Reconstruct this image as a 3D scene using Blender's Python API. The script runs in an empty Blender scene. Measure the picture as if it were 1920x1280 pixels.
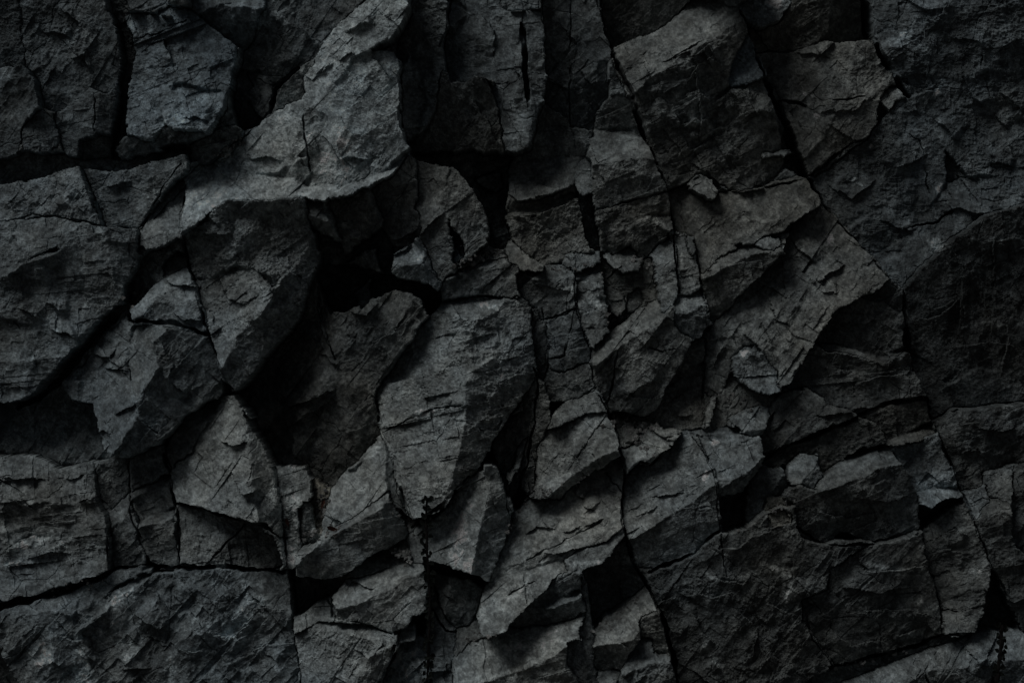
import bpy, math
import numpy as np

# ------------------------------------------------------------------ scene, camera, light, exposure
S = bpy.context.scene
MM = 0.0025                 # metres per survey unit (the cliff was surveyed on a 1920 x 1280 grid)
CX, CY = 960.0, 640.0
HC = 3.0                    # height of the survey centre above the ground
DIST = 7000 * MM            # camera stands 17.5 m from the cliff

cam_d = bpy.data.cameras.new('camera')
cam = bpy.data.objects.new('camera', cam_d)
S.collection.objects.link(cam)
cam.location = (0, -DIST, HC)
cam.rotation_euler = (math.radians(90), 0, 0)
cam_d.sensor_width = 36
cam_d.lens = 36 * 7000 / 1920
cam_d.clip_start = 0.1
cam_d.clip_end = 2000
S.camera = cam

SUN_DIR = np.array([-0.46, -0.27, 0.85]); SUN_DIR /= np.linalg.norm(SUN_DIR)   # towards the light
SUN_EL = math.asin(SUN_DIR[2])
SUN_AZ = math.atan2(SUN_DIR[0], SUN_DIR[1])

W = bpy.data.worlds.new('World'); S.world = W; W.use_nodes = True
nt = W.node_tree; nt.nodes.clear()
sky = nt.nodes.new('ShaderNodeTexSky'); sky.sky_type = 'NISHITA'; sky.sun_disc = False
sky.sun_elevation = SUN_EL; sky.sun_rotation = SUN_AZ
sky.air_density = 1.0; sky.dust_density = 3.0
bg = nt.nodes.new('ShaderNodeBackground'); bg.inputs['Strength'].default_value = 0.013
hsv = nt.nodes.new('ShaderNodeHueSaturation'); hsv.inputs['Saturation'].default_value = 0.40
out = nt.nodes.new('ShaderNodeOutputWorld')
nt.links.new(sky.outputs[0], hsv.inputs['Color'])
nt.links.new(hsv.outputs[0], bg.inputs[0]); nt.links.new(bg.outputs[0], out.inputs[0])

sd = bpy.data.lights.new('sun', 'SUN'); sd.energy = 1.5; sd.angle = math.radians(36); sd.color = (1.0, 0.99, 0.97)
sun = bpy.data.objects.new('sun', sd); S.collection.objects.link(sun)
from mathutils import Vector
sun.rotation_euler = Vector(SUN_DIR).to_track_quat('Z', 'Y').to_euler()
sun.location = (-6, -10, 14)

S.view_settings.view_transform = 'Standard'
S.view_settings.look = 'None'
S.view_settings.exposure = -0.66
S.view_settings.gamma = 1.0
S.view_settings.use_curve_mapping = False

# ------------------------------------------------------------------ noise helpers
def lattice(seed, nx, ny):
    return np.random.RandomState(seed).rand(ny, nx)

def vnoise(X, Y, scale, seed):
    """smooth value noise in -1..1"""
    u = X / scale + 1000.37; v = Y / scale + 1000.71
    iu = np.floor(u).astype(np.int64); iv = np.floor(v).astype(np.int64)
    fu = u - iu; fv = v - iv
    fu = fu * fu * fu * (fu * (fu * 6 - 15) + 10); fv = fv * fv * fv * (fv * (fv * 6 - 15) + 10)
    L = lattice(seed, 256, 256)
    g = lambda a, b: L[b & 255, a & 255]
    r = (g(iu, iv) * (1 - fu) + g(iu + 1, iv) * fu) * (1 - fv) + (g(iu, iv + 1) * (1 - fu) + g(iu + 1, iv + 1) * fu) * fv
    return r * 2 - 1

def fbm(X, Y, scale, seed, octs=4, gain=0.5):
    r = 0; a = 1; t = 0
    for k in range(octs):
        ca, sa = math.cos(0.7 * k), math.sin(0.7 * k)
        r = r + a * vnoise(X * ca - Y * sa, X * sa + Y * ca, scale / 2 ** k, seed + 17 * k); t += a; a *= gain
    return r / t

def scallop(X, Y, scale, seed, c=1.0, tilt=0.6, jit=0.9):
    """conchoidal facets: the lower envelope of jittered, tilted dishes, in units of scale"""
    u = X / scale + 500.3; v = Y / scale + 500.9
    iu = np.floor(u).astype(np.int64); iv = np.floor(v).astype(np.int64)
    A = [lattice(seed + k, 128, 128) for k in range(5)]
    best = np.full(X.shape, 1e9)
    for dx in (-1, 0, 1):
        for dy in (-1, 0, 1):
            a = (iu + dx); b = (iv + dy); am = a & 127; bm = b & 127
            px = a + 0.5 + jit * (A[0][bm, am] - 0.5); py = b + 0.5 + jit * (A[1][bm, am] - 0.5)
            du = u - px; dv = v - py
            f = c * (du * du + dv * dv) + tilt * ((A[2][bm, am] - 0.5) * du + (A[3][bm, am] - 0.5) * dv) * 2 + 0.5 * A[4][bm, am]
            best = np.minimum(best, f)
    return best

def cellrand(X, Y, scale, seed):
    """a random value per angular cell, -1..1"""
    u = X / scale + 400.3; v = Y / scale + 400.9
    iu = np.floor(u).astype(np.int64); iv = np.floor(v).astype(np.int64)
    A = [lattice(seed + k, 128, 128) for k in range(3)]
    bd = np.full(X.shape, 1e9); r = np.zeros(X.shape)
    for dx in (-1, 0, 1):
        for dy in (-1, 0, 1):
            a = (iu + dx); b = (iv + dy); am = a & 127; bm = b & 127
            d = (u - a - A[0][bm, am]) ** 2 + (v - b - A[1][bm, am]) ** 2
            t = d < bd; bd[t] = d[t]; r[t] = A[2][bm, am][t]
    return r * 2 - 1

def terrace(t, sharp=0.18):
    f = np.floor(t); r = t - f
    return f + np.clip((r - (1 - sharp)) / sharp, 0, 1) ** 1.5 + 0.25 * r

# ------------------------------------------------------------------ the survey of the cliff
# BLOCKS: key, name, category, label, z, tone, warm, faces
#   z = how far the block stands out (survey units), each face = (u, l, outline[, name])
#   u = how far the face leans back to look up (<0: overhangs), l = how far it turns to the left
BLOCKS = []  # tone mixes rock colour with painted light: buttress brighter, outer blocks darker
def B(name, cat, label, z, tone, warm, *faces, rough=1.0, ang=-30):
    BLOCKS.append(dict(name=name, cat=cat, label=label, z=z, tone=tone, warm=warm, faces=faces, rough=rough, ang=ang))
def V(z, u, l, poly, tone=0.9, warm=0.0):
    """a recess: part of the bedrock behind the blocks"""
    BLOCKS.append(dict(name=None, cat=None, label=None, z=z * .52, tone=tone + .15, warm=warm, faces=((u, l, poly),), rough=1.5, ang=-30))
# --- bedrock showing between and behind the blocks
V(-60, .0, 0, "-80,-80 2000,-80 2000,1360 -80,1360")
# --- upper left
B('rock_block','rock block','narrow dark block cut off by the left edge at the very top',-10,0.6,-.3,(-.25,.1,"-80,-80 32,-80 40,60 45,110 30,130 0,128 -80,128"))
B('rock_block','rock block','ragged block at the left edge just above the black horizontal gap',-5,0.75,-.3,(-.1,.2,"-80,132 10,127 52,130 64,160 76,200 58,222 35,240 25,275 10,293 -80,298"))
B('stone','stone','small rounded stone wedged at the end of the black gap, upper left',0,0.75,-.3,(.05,.0,"44,241 76,212 100,235 103,262 70,287 55,275"))
B('rock_block','rock block','broad pitted dark block left of the black upright crack, top left',10,0.78,-.25,(-.05,.05,"38,-80 195,-80 205,20 222,60 228,110 226,135 215,150 205,173 190,172 172,163 140,185 120,200 100,201 85,195 75,150 55,125 45,80 40,40"),rough=1.3)
B('rock_block','rock block','short tapering block hanging under the pitted block, left of the black upright crack',4,0.75,-.3,(.0,.1,"107,222 125,203 172,167 188,175 185,210 178,248 160,262 145,290 128,288 115,260"),(-.1,-.2,"188,175 195,182 218,165 214,200 205,235 200,250 178,250 185,210"))
V(-150, -.3, 0, "148,262 180,253 200,253 196,292 150,292")
B('stone','stone','thin shelf stone cut by the top edge above the large blue grey block',5,0.8,-.3,(.1,0,"236,-80 315,-80 312,10 298,15 260,15 240,5"))
B('rock_block','rock block','large blue grey block right of the black upright crack with a pointed right side',22,1.0,-.45,
  (.10,.0,"233,32 262,30 300,38 345,42 300,62 275,68 250,76 240,50"),
  (.18,.1,"250,78 275,70 345,42 330,20 300,20 345,22 365,30 400,55 420,75 438,82 350,98 320,108 270,120 250,110"),
  (.05,.1,"250,110 320,108 438,82 436,110 433,140 436,160 420,175 400,170 330,160 300,200 310,218 290,265 265,262 235,250 238,200 240,160 250,135"),
  (.45,.0,"330,160 400,172 420,175 417,195 395,230 387,245 372,248 340,243 310,220 300,200"),rough=1.3)
B('rock_block','rock block','low dark shelf directly under the large blue grey block',0,.8,-.2,(-.25,.1,"222,262 235,254 265,264 290,267 315,245 345,254 380,252 350,272 280,287 232,296 216,278"))
B('rock_block','rock block','block at the top edge with a ragged pale lip and a shaded overhang below it',5,0.9,-.2,
  (.3,.0,"365,-80 500,-80 497,15 490,22 460,15 410,8 385,25 378,30 368,15"),
  (-.7,.1,"378,30 410,8 460,15 490,22 472,70 452,80 440,82 420,65 395,45"))
B('rock_block','rock block','wide dark block left of the sloping crack at the top, above the pale buttress',-25,0.75,-.1,
  (.12,.0,"502,-80 705,-80 690,-2 650,35 620,58 596,85 570,50 520,40 500,10"),
  (-.35,.1,"500,10 520,40 570,50 596,85 582,105 560,118 545,130 528,145 510,158 480,128 455,128 470,70 490,30"),
  (.25,.3,"440,140 455,128 480,128 510,158 506,203 490,222 472,205 455,165"),
  (-.5,.2,"440,140 455,165 472,205 490,222 478,240 455,240 440,190"))
B('stone','stone','broken dark stones tucked beneath the wide dark block, above the pale slope',-20,.8,.0,(.0,.1,"372,290 395,262 425,245 445,243 455,256 450,270 430,290 400,300 380,300"),(-.1,.3,"300,275 350,268 372,262 395,262 372,290 320,296"))
V(-170, .0, 0, "-80,300 60,290 150,298 200,294 240,297 290,288 355,273 350,290 300,302 200,318 150,310 60,330 0,350 -80,362")
V(-150, .0, 0, "198,292 214,242 222,200 226,150 228,110 222,60 205,20 195,-80 232,-80 233,32 240,60 248,100 250,130 240,165 238,200 234,250 218,262 212,294", tone=.7)
# --- left middle
B('rock_block','rock block','flat dark slab below the black gap with two diagonal cracks',-28,.95,-.1,(.05,.1,"150,312 200,320 300,302 348,290 345,312 318,345 272,405 262,427 192,421 168,360"))
B('rock_block','rock block','coarse slab at the left edge between the black gap and a thin level crack',-12,1.05,-.1,(.12,.1,"-80,362 60,332 150,316 168,360 192,421 150,414 80,404 0,413 -80,413"),rough=1.4)
B('rock_block','rock block','large square dark grey block at the left edge with a pale diagonal streak',6,1.0,-.15,
  (.15,.1,"-80,416 100,410 190,425 200,440 110,470 60,480 20,520 -80,540"),
  (1.0,.0,"18,512 60,490 108,462 112,472 60,500 26,524"),
  (-.05,.0,"-80,540 20,520 60,492 112,472 190,440 208,470 220,530 230,566 200,575 178,592 150,640 125,600 60,610 20,600 -80,590"),
  (-.15,-.3,"194,427 262,431 262,460 255,500 232,528 220,530 208,470"),
  (.05,.15,"-80,590 20,600 60,610 125,600 150,640 110,682 60,740 30,760 0,750 -80,752"),rough=1.2)
V(-95, -.1, .2, "235,560 236,540 262,500 275,470 300,470 335,448 345,455 340,480 312,500 250,570")
B('rock_block','rock block','pale broken slope block left of the thin upright crack at the left shoulder',-14,1.1,.0,(.45,.2,"256,430 272,408 300,370 330,340 345,345 343,400 340,446 320,455 290,462 272,470 262,456"))
B('stone','stone','small pale chip resting in the crack left of the dark wedge recess',-10,1.2,-.1,(.3,.1,"260,462 272,460 276,470 268,478 259,472"))
B('rock_block','rock block','smooth leaning flake in the recess left of the thin upright crack',-45,1.0,.1,(.35,.1,"300,500 325,470 340,470 348,498 320,520 308,515"))
B('rock_block','rock block','low pale block left of the thin upright crack, above the big hanging block',22,1.2,-.25,
  (.5,.2,"243,582 270,556 312,520 340,500 352,505 350,530 310,545 270,590 250,598"),
  (.1,.1,"250,598 270,590 310,545 350,530 362,535 375,560 386,595 392,612 375,622 340,612 300,606 256,602"))
B('rock_block','rock block','big left hanging block with a downward point and two lit facets',28,1.05,-.15,
  (.1,.2,"105,716 150,682 168,652 235,592 250,612 245,640 243,690 200,692 165,755 130,750 120,740"),
  (.3,.3,"165,755 200,692 243,692 252,730 265,777 222,847 200,845 192,828 180,792"),
  (.55,.45,"245,640 250,612 300,613 320,616 290,640 310,690 285,725 258,746 243,690"),
  (-.15,-.45,"290,640 320,616 390,633 404,660 410,700 410,730 350,770 300,815 268,778 258,746 285,725 310,690"),
  (-.6,-.1,"265,777 268,778 300,815 290,835 218,856"),rough=1.1)
V(-120, .1, .1, "165,640 235,575 250,600 235,592 168,652 150,682 108,714 60,745 40,760")
V(-210, .1, 0, "-80,762 0,760 60,745 100,715 120,742 130,752 165,757 180,795 195,832 215,857 172,864 110,878 70,857 0,852 -80,852", tone=.8)
B('rock_block','rock block','wide block at the left edge beneath the black hollow, with a ragged lit top',8,1.0,.0,
  (.4,.0,"-80,852 60,853 72,860 110,880 172,866 172,900 180,928 130,945 90,940 40,945 0,915 -80,900"),
  (-.1,.05,"-80,900 0,915 40,945 90,940 130,945 180,928 205,985 150,1010 60,1000 0,1035 -80,1060"),
  (.15,.1,"-80,1060 0,1035 60,1000 150,1010 205,985 205,1060 130,1104 60,1118 30,1126 0,1112 -80,1112"),rough=1.3)
B('rock_block','rock block','dark upright flake behind the hanging point, left of the slim shelves',-40,.85,.0,(.05,-.2,"174,868 215,860 234,866 240,925 204,955 186,935"))
B('rock_block','rock block','shaded flake right under the hanging point, above a pale shelf',-38,1.0,.0,(.15,.0,"236,868 290,838 303,850 314,882 276,905 243,924"))
B('rock_block','rock block','sloping stepped block with a pale upper strip left of the triangular slab',-20,1.1,.1,
  (.7,.0,"243,928 276,908 312,888 310,905 245,942"),
  (.0,.0,"245,942 310,905 318,900 326,950 290,965 262,978 250,960"),
  (1.0,.0,"262,982 290,966 326,954 326,966 262,991"),
  (-.1,.1,"262,991 326,968 330,1010 334,1058 305,1060 285,1042 262,1015 258,1005"))
B('rock_block','rock block','tapered block with a dark front left of the stepped block',-16,.95,.0,(.35,.1,"205,985 186,938 204,957 240,928 246,945 204,998"),(-.05,.05,"205,1000 246,948 258,985 256,1018 262,1050 240,1062 207,1060"))
B('rock_block','rock block','sloping stones in the gully above and left of the triangular slab',-30,1.0,.0,(.4,.1,"345,785 398,756 410,752 400,770 382,785 352,800"),(.15,.3,"308,848 345,802 382,786 385,800 360,845 318,878"))
B('rock_slab','rock slab','pale triangular slab with a pointed top and a smooth grey right side',36,1.65,.05,
  (.5,.3,"420,748 436,750 455,765 466,800 480,870 486,920 495,974 450,968 400,954 340,938 324,932 317,880 360,845 385,800 405,765"),
  (.15,-.85,"455,763 466,764 482,805 508,870 522,930 531,1000 536,1055 525,1040 500,982 495,974 486,920 480,870 466,800"),rough=1.1)
B('rock_block','rock block','flat brownish block under the triangular slab, bounded by the long level crack',4,1.0,.1,
  (.2,.0,"328,952 345,948 400,962 460,980 400,1040 388,1058 340,1060 334,1020"),
  (.05,.0,"464,984 500,990 520,1000 532,1052 500,1062 392,1060 402,1042"))
B('rock_slab','rock slab','largest mottled slab filling the bottom left corner',14,1.05,-.2,
  (.3,.1,"-80,1146 20,1133 60,1124 130,1106 150,1100 140,1150 95,1140 40,1150 -80,1200"),
  (.05,.1,"150,1104 180,1085 205,1076 280,1070 260,1095 200,1140 150,1178 143,1160"),
  (1.0,.0,"148,1182 150,1174 196,1146 204,1110 216,1100 275,1074 282,1084 214,1118 206,1142 190,1158"),
  (-.02,.0,"40,1150 95,1140 143,1160 150,1184 206,1145 282,1084 400,1066 480,1069 532,1072 544,1120 548,1200 300,1230 150,1240 0,1200 -80,1200"),
  (.12,.0,"-80,1200 0,1200 150,1240 300,1230 548,1200 556,1250 566,1310 568,1360 48,1360 45,1290 0,1212 -80,1210"),rough=1.3)
V(-90, -.2, .2, "-80,1214 0,1215 43,1292 46,1360 -80,1360")
B('stone','stone','thin loose stone lying inside the long level crack at lower left',-8,1.2,.0,(.35,.0,"92,1109 134,1093 141,1104 98,1119"))
# --- the pale buttress
B('rock_buttress','rock buttress','pale buttress running from the top centre down to the left, the brightest rock of all',72,1.95,-.1,
  (.65,.5,"698,-2 720,-80 776,-80 772,5 770,25 742,68 720,80 690,98 664,117 648,148 610,185 575,213 540,240 548,290 556,302 520,328 450,325 398,296 430,272 470,243 497,222 545,206 575,198 582,178 578,155 598,130 615,92 640,62 668,32"),
  (.04,.1,"664,117 720,108 745,117 750,150 752,240 762,265 766,288 745,305 705,338 660,352 640,356 610,345 590,352 585,335 580,302 556,300 548,290 540,240 575,213 610,185 648,148"),
  (.95,.1,"590,352 610,345 640,356 660,352 705,338 745,305 766,290 740,326 712,345 690,356 665,368 620,378 600,378 582,374"),
  (-.5,.3,"520,328 556,302 580,302 588,345 580,350 556,341"),
  (.75,.15,"398,296 450,325 520,328 556,341 580,352 582,374 572,366 555,366 530,372 500,376 470,378 440,374 420,372 395,385 346,442 344,400 346,345 368,318"))
B('rock_block','rock block','tall grey flank block hanging on the right side of the pale buttress',20,1.05,.0,
  (-.15,-.5,"752,145 768,110 785,130 800,180 790,235 765,262 753,235"),
  (.1,.25,"772,5 778,-80 842,-80 836,20 838,60 826,85 834,105 838,140 826,180 810,215 796,240 780,257 765,263 790,235 800,180 785,130 768,110 750,115 748,110 756,70 770,25"))
B('rock_block','rock block','brown undercut rock left of the split rounded foot, above the black hollow',-8,.85,.25,
  (-.45,.1,"830,135 870,150 895,147 925,152 930,200 900,215 850,230 796,242 812,212"),
  (-.3,.2,"796,242 850,230 900,215 930,200 945,260 940,286 925,270 905,284 880,268 850,288 820,272 785,286 764,266"))
B('rock_column','rock column','long column hanging from the top centre, with a split rounded foot',14,0.82,-.1,
  (.35,-.1,"842,-20 852,0 884,20 868,38 850,55 842,30"),
  (-.05,.15,"842,-80 935,-80 940,15 950,33 978,36 980,60 962,110 945,160 925,150 895,145 870,160 846,158 838,130 834,105 840,58 850,55 868,38 884,20 852,0"),
  (.1,-.1,"950,33 1006,28 1010,45 1020,52 1022,150 1015,200 1000,200 985,185 986,140 982,60 978,36"),
  (.15,.1,"912,150 925,160 945,160 962,110 980,60 986,140 990,190 996,230 990,278 960,285 945,262 935,200"),
  (.0,-.4,"990,190 1000,200 1015,200 1012,240 996,275 990,278 996,230"))
B('stone','stone','squared stone jutting in at the top edge left of the middle',22,.95,-.1,(.1,-.1,"936,-80 1006,-80 1005,10 950,16 940,10"))
V(-300, .0, 0, "768,290 790,286 880,282 940,290 960,288 950,320 948,360 942,400 955,440 932,470 914,452 918,430 905,390 880,350 850,318 800,303", tone=.7)
B('stone','stone','dim stone lodged in the black hollow beneath the hanging column',-130,.8,.0,(.0,.0,"892,330 915,320 938,318 940,345 930,356 905,347"))
# --- upper middle recess
B('rock_slab','rock slab','tall dark slab set back right of the hanging column, at the top',-45,.85,-.05,
  (-.12,.05,"1024,-80 1070,-80 1070,110 1070,165 1024,150"),
  (.02,.1,"1070,-80 1108,-80 1128,25 1148,95 1136,110 1100,118 1070,108"),
  (-.25,.05,"1024,150 1070,165 1070,110 1100,118 1135,112 1133,185 1120,215 1108,240 1070,236 1062,216 1020,182"))
B('rock_block','rock block','set back grey slab in the upper middle with a lit lower half',-70,1.1,.1,
  (-.2,.1,"1016,196 1062,218 1070,236 1108,242 1106,275 1085,290 1020,290 985,300 966,294 995,278"),
  (.45,.1,"966,294 985,300 1020,290 1085,290 1080,312 1076,345 1020,368 980,378 955,360 950,320"))
B('rock_block','rock block','brown stepped block below the set back slab, with pale thin ledges',-55,.95,.35,
  (-.35,.0,"955,362 980,380 1020,370 1078,347 1080,358 1000,392 960,398 945,392"),
  (.8,.0,"960,400 1000,392 1080,358 1084,366 1010,402 965,408"),
  (.05,.1,"942,402 965,410 1010,404 1082,370 1088,400 1098,440 1112,468 1075,478 1060,482 1010,492 985,472 960,450"))
B('stone','stone','upright wedge shaped stone over the dark slot in the upper middle',-38,1.05,.0,(.25,.1,"1080,312 1094,300 1110,298 1112,330 1110,360 1090,362 1082,338"))
V(-170, .0, -.2, "1086,364 1111,362 1113,400 1122,440 1126,462 1106,462 1096,432", tone=.7)
B('rock_block','rock block','squarish block with a pale sloping top left of the long leaning crack',-6,1.05,.15,
  (-.45,.1,"1120,206 1132,188 1180,186 1196,222 1213,262 1170,238 1125,235"),
  (.6,.1,"1108,272 1122,240 1170,238 1213,264 1226,298 1170,300 1140,306 1113,312"),
  (-.05,.1,"1113,312 1140,306 1170,300 1226,298 1244,340 1252,356 1200,370 1150,384 1113,392"),rough=1.0)
B('rock_block','rock block','brown cracked block with a rounded lower end left of the long leaning crack',-10,.9,.35,
  (-.05,.05,"1113,394 1150,386 1200,372 1252,360 1257,400 1220,400 1180,425 1125,430 1118,420"),
  (.4,.0,"1200,405 1220,400 1257,402 1260,425 1245,432 1225,418"),
  (-.35,.0,"1126,432 1180,426 1220,402 1225,418 1245,433 1240,448 1225,462 1212,482 1196,500 1165,475 1140,468 1130,462"))
# --- upper right
B('rock_block','rock block','very dark brown block at the top edge above the sloping pale slab',-20,.7,.3,(-.45,.1,"1112,-80 1300,-80 1290,3 1275,20 1250,43 1200,66 1150,88 1130,25"))
B('rock_block','rock block','big block right of the long leaning crack, pale sloping top and rough brown front',16,.95,.25,
  (.62,.1,"1150,92 1200,68 1250,46 1276,22 1290,5 1340,10 1355,22 1384,22 1392,42 1350,62 1335,78 1282,102 1260,116 1252,132 1215,156 1186,180 1166,132"),
  (-.15,.1,"1186,180 1215,156 1252,132 1282,102 1300,130 1312,170 1306,230 1300,300 1310,320 1285,342 1254,354 1228,296 1205,236"),
  (-.3,-.15,"1282,102 1335,78 1350,62 1392,44 1394,66 1376,100 1366,150 1344,186 1340,240 1332,320 1310,320 1300,300 1306,230 1312,170 1300,130"),
  (.15,-.1,"1344,186 1368,163 1412,158 1432,150 1448,205 1410,210 1380,215 1342,222"),
  (-.2,-.1,"1342,222 1380,215 1448,205 1460,250 1474,300 1448,325 1428,346 1392,352 1352,336 1332,320 1340,240"),rough=1.5,ang=-50)
B('stone','stone','pale blue grey wedge stone pointing up beside the second leaning crack, upper right',26,1.15,-.5,(.2,.05,"1402,74 1415,94 1432,142 1424,152 1408,156 1372,161 1365,155 1372,120 1390,96"))
V(-120, -.2, -.3, "1430,150 1444,152 1470,210 1496,280 1516,332 1500,318 1476,306 1462,250 1448,205",tone=.7)
B('stone','stone','narrow shelf stone across the second leaning crack',-8,1.1,.1,(.7,.0,"1430,290 1488,274 1496,284 1434,297"))
B('stone','stone','pale topped stone at the top edge right of the sloping slab',10,1.15,-.1,(.35,.0,"1386,22 1420,2 1440,-80 1502,-80 1492,-5 1470,20 1452,44 1425,56 1402,42"))
B('rock_block','rock block','dark brown block at the top between the two right hand leaning cracks',-12,.75,.4,
  (-.1,.0,"1402,46 1425,58 1452,46 1480,16 1504,-80 1560,-80 1555,60 1540,74 1470,90 1440,84 1424,90 1415,80"),
  (-.5,-.3,"1560,-80 1606,-80 1618,20 1634,74 1600,78 1540,74 1555,60"))
B('rock_slab','rock slab','smooth brownish slab between the two right hand leaning cracks',-4,1.0,.3,
  (.25,.05,"1422,98 1462,102 1510,92 1545,78 1600,80 1580,200 1540,265 1510,298 1500,272 1474,208 1444,148"),
  (.0,-.1,"1600,80 1636,80 1650,112 1680,160 1660,180 1620,190 1582,190"),
  (-.1,.1,"1540,265 1582,190 1620,190 1664,180 1645,228 1620,262 1570,285 1530,315 1518,325 1510,298"),rough=.8)
B('stone','stone','small block with a pale face at the foot of the third leaning crack',2,1.05,.2,(.3,.1,"1652,182 1675,160 1690,168 1702,180 1680,192 1668,212"))
V(-90, .0, 0, "1652,186 1668,212 1644,230 1646,205")
B('cliff_panel','rock face','broad dark rock face filling the upper right corner',4,0.78,-.15,
  (.12,.1,"1618,-80 1775,-80 1762,20 1752,60 1700,70 1660,110 1640,70 1628,20"),
  (-.05,-.1,"1775,-80 2000,-80 2000,60 1900,40 1840,80 1760,78 1752,60 1762,20"),
  (-.15,.1,"1660,110 1700,70 1752,60 1760,78 1840,80 1850,130 1820,150 1750,160 1702,182 1675,150"),
  (.08,.0,"1702,182 1750,160 1820,150 1850,130 1865,190 1800,200 1740,250 1690,260 1668,214 1682,194"),
  (-.25,-.1,"1850,130 1840,80 1900,40 2000,60 2000,230 1900,210 1865,190"),
  (.1,-.05,"1865,190 1900,210 2000,230 2000,300 1920,320 1850,330 1816,330 1774,280 1740,250 1800,200"),
  (.0,.1,"1518,338 1530,318 1570,288 1620,264 1645,232 1668,214 1690,260 1680,360 1640,400 1590,425 1540,372"),
  (.05,-.1,"1680,360 1690,260 1740,250 1774,280 1780,340 1740,400 1700,440 1640,480 1598,436 1590,425 1640,400"),
  (.22,.05,"1740,400 1780,340 1816,332 1850,330 1920,320 2000,300 2000,368 1910,382 1840,402 1760,460 1700,525 1690,538 1668,522 1640,480 1700,440"),rough=1.1)
V(-110, .0, .2, "1774,282 1816,330 1782,340 1778,310")
V(-45, .0, .2, "1560,300 1600,268 1618,264 1565,312 1530,330 1522,325")
# --- middle
B('rock_block','rock block','small stone block leaning on the right side of the long leaning crack',4,1.0,.1,(.3,.0,"1290,348 1310,331 1324,340 1340,364 1336,376 1318,364 1296,354"))
B('rock_slab','rock slab','brown sloping slab below the rough brown front, right of the long leaning crack',-16,.95,.4,
  (.1,.1,"1256,358 1286,345 1296,356 1318,366 1330,380 1300,395 1264,395"),
  (.22,.1,"1264,397 1300,396 1332,380 1352,368 1430,350 1500,338 1516,342 1540,376 1500,398 1450,436 1390,458 1340,498 1320,514 1306,490 1296,440 1266,432"))
B('rock_block','rock block','long brown block with a bright upper rim in the right middle',12,.95,.35,
  (.85,.1,"1316,520 1345,490 1385,461 1396,463 1420,463 1450,441 1478,446 1458,468 1402,476 1346,510 1325,528"),
  (-.4,.1,"1316,528 1346,511 1402,477 1458,469 1470,474 1420,522 1380,560 1345,598 1328,604 1318,560"))
B('rock_slab','rock slab','long warm grey slope running up to the right across the right middle',0,1.05,.3,
  (.28,.1,"1324,622 1345,600 1380,562 1420,524 1470,476 1480,448 1500,430 1545,385 1592,440 1560,470 1530,520 1490,560 1450,575 1430,600 1380,630 1324,640"),
  (.2,.1,"1592,440 1664,524 1640,542 1600,562 1560,588 1530,628 1500,682 1476,712 1455,720 1450,690 1430,660 1420,620 1450,575 1490,560 1530,520 1560,470"),
  (.05,.2,"1324,640 1380,630 1430,600 1420,620 1400,650 1372,668 1368,700 1358,738 1336,746 1322,738"),rough=1.2)
B('stone','stone','lumpy pale grey stone bulging out under the warm grey slope',14,1.1,.0,(.25,.0,"1372,672 1396,650 1428,660 1452,690 1456,722 1440,738 1420,735 1388,715 1376,692"),rough=1.5)
B('stone','stone','leaf shaped pale stone at the end of the bright rim, right middle',20,1.2,.2,(.35,.0,"1422,456 1440,443 1462,446 1466,460 1448,469 1428,466"))
B('stone','stone','pale stone leaning at the top of the rubble, right of the centre',-10,1.15,.2,(.5,.2,"952,450 960,447 985,474 1008,498 1018,512 1000,507 980,500 958,488 950,470"))
B('stone','stone','thin upright shard just left of the narrow middle columns',2,1.1,.1,(.2,.3,"950,496 962,500 970,562 956,548 948,530"))
B('rock_column','rock column','cracked grey column with a lit rim, nearest of the middle columns to the diamond block',-8,1.0,.0,
  (.75,.0,"990,512 1062,503 1072,504 1078,514 1030,522 1000,526"),
  (.0,.1,"972,520 990,514 1000,527 1030,523 1078,515 1079,550 1078,578 1030,598 1016,600 1008,576 985,560 975,540"))
B('rock_column','rock column','pale rimmed column directly right of a fine upright crack in the middle',-4,1.05,.1,
  (.7,.0,"1080,512 1130,495 1131,508 1082,524"),
  (.15,.15,"1081,525 1131,509 1134,540 1142,570 1112,545 1084,560"),
  (.3,-.1,"1084,561 1112,547 1142,572 1140,615 1125,640 1106,655 1092,612"))
B('stone','stone','pair of small stones behind the rim of the middle columns',-25,1.0,.05,(.2,.2,"1058,482 1074,474 1076,502 1064,502"),(.3,-.1,"1078,474 1098,480 1124,470 1126,492 1080,508"))
V(-110, .0, .1, "1130,470 1160,478 1196,502 1214,484 1228,478 1230,520 1236,560 1196,580 1166,604 1144,614 1134,560", tone=.8, warm=.4)
B('stone','stone','crumpled stone hanging at the top of the dark hollow right of the middle columns',-30,1.1,.2,(.35,.0,"1132,480 1140,466 1150,478 1178,458 1192,470 1200,482 1210,490 1198,508 1170,511 1150,500"))
B('stone','stone','rounded brown stone at the left of the dark hollow',-50,1.0,.3,(.2,.1,"1133,548 1142,536 1168,550 1174,578 1160,596 1146,590 1134,566"))
B('stone','stone','angular little stone at the bottom of the dark hollow, above the bright ramp',-60,.95,.3,(.1,.0,"1177,552 1198,540 1210,560 1194,582 1180,588 1174,578"))
B('rock_column','rock column','slim pale column standing right of the dark hollow',6,1.1,.0,(.3,.2,"1222,476 1235,458 1262,456 1268,500 1232,510"),(.1,.1,"1230,512 1268,501 1272,540 1264,562 1244,590 1236,578"))
B('rock_column','rock column','grey column between the slim pale column and the brown rimmed block',0,1.0,.1,(.15,.1,"1265,434 1294,440 1304,488 1316,530 1314,538 1294,554 1276,555 1272,500"))
B('stone','stone','long drop shaped stone on top of the grey column',10,1.05,.1,(.2,.0,"1287,440 1302,442 1306,468 1298,480 1288,474"))
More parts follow.
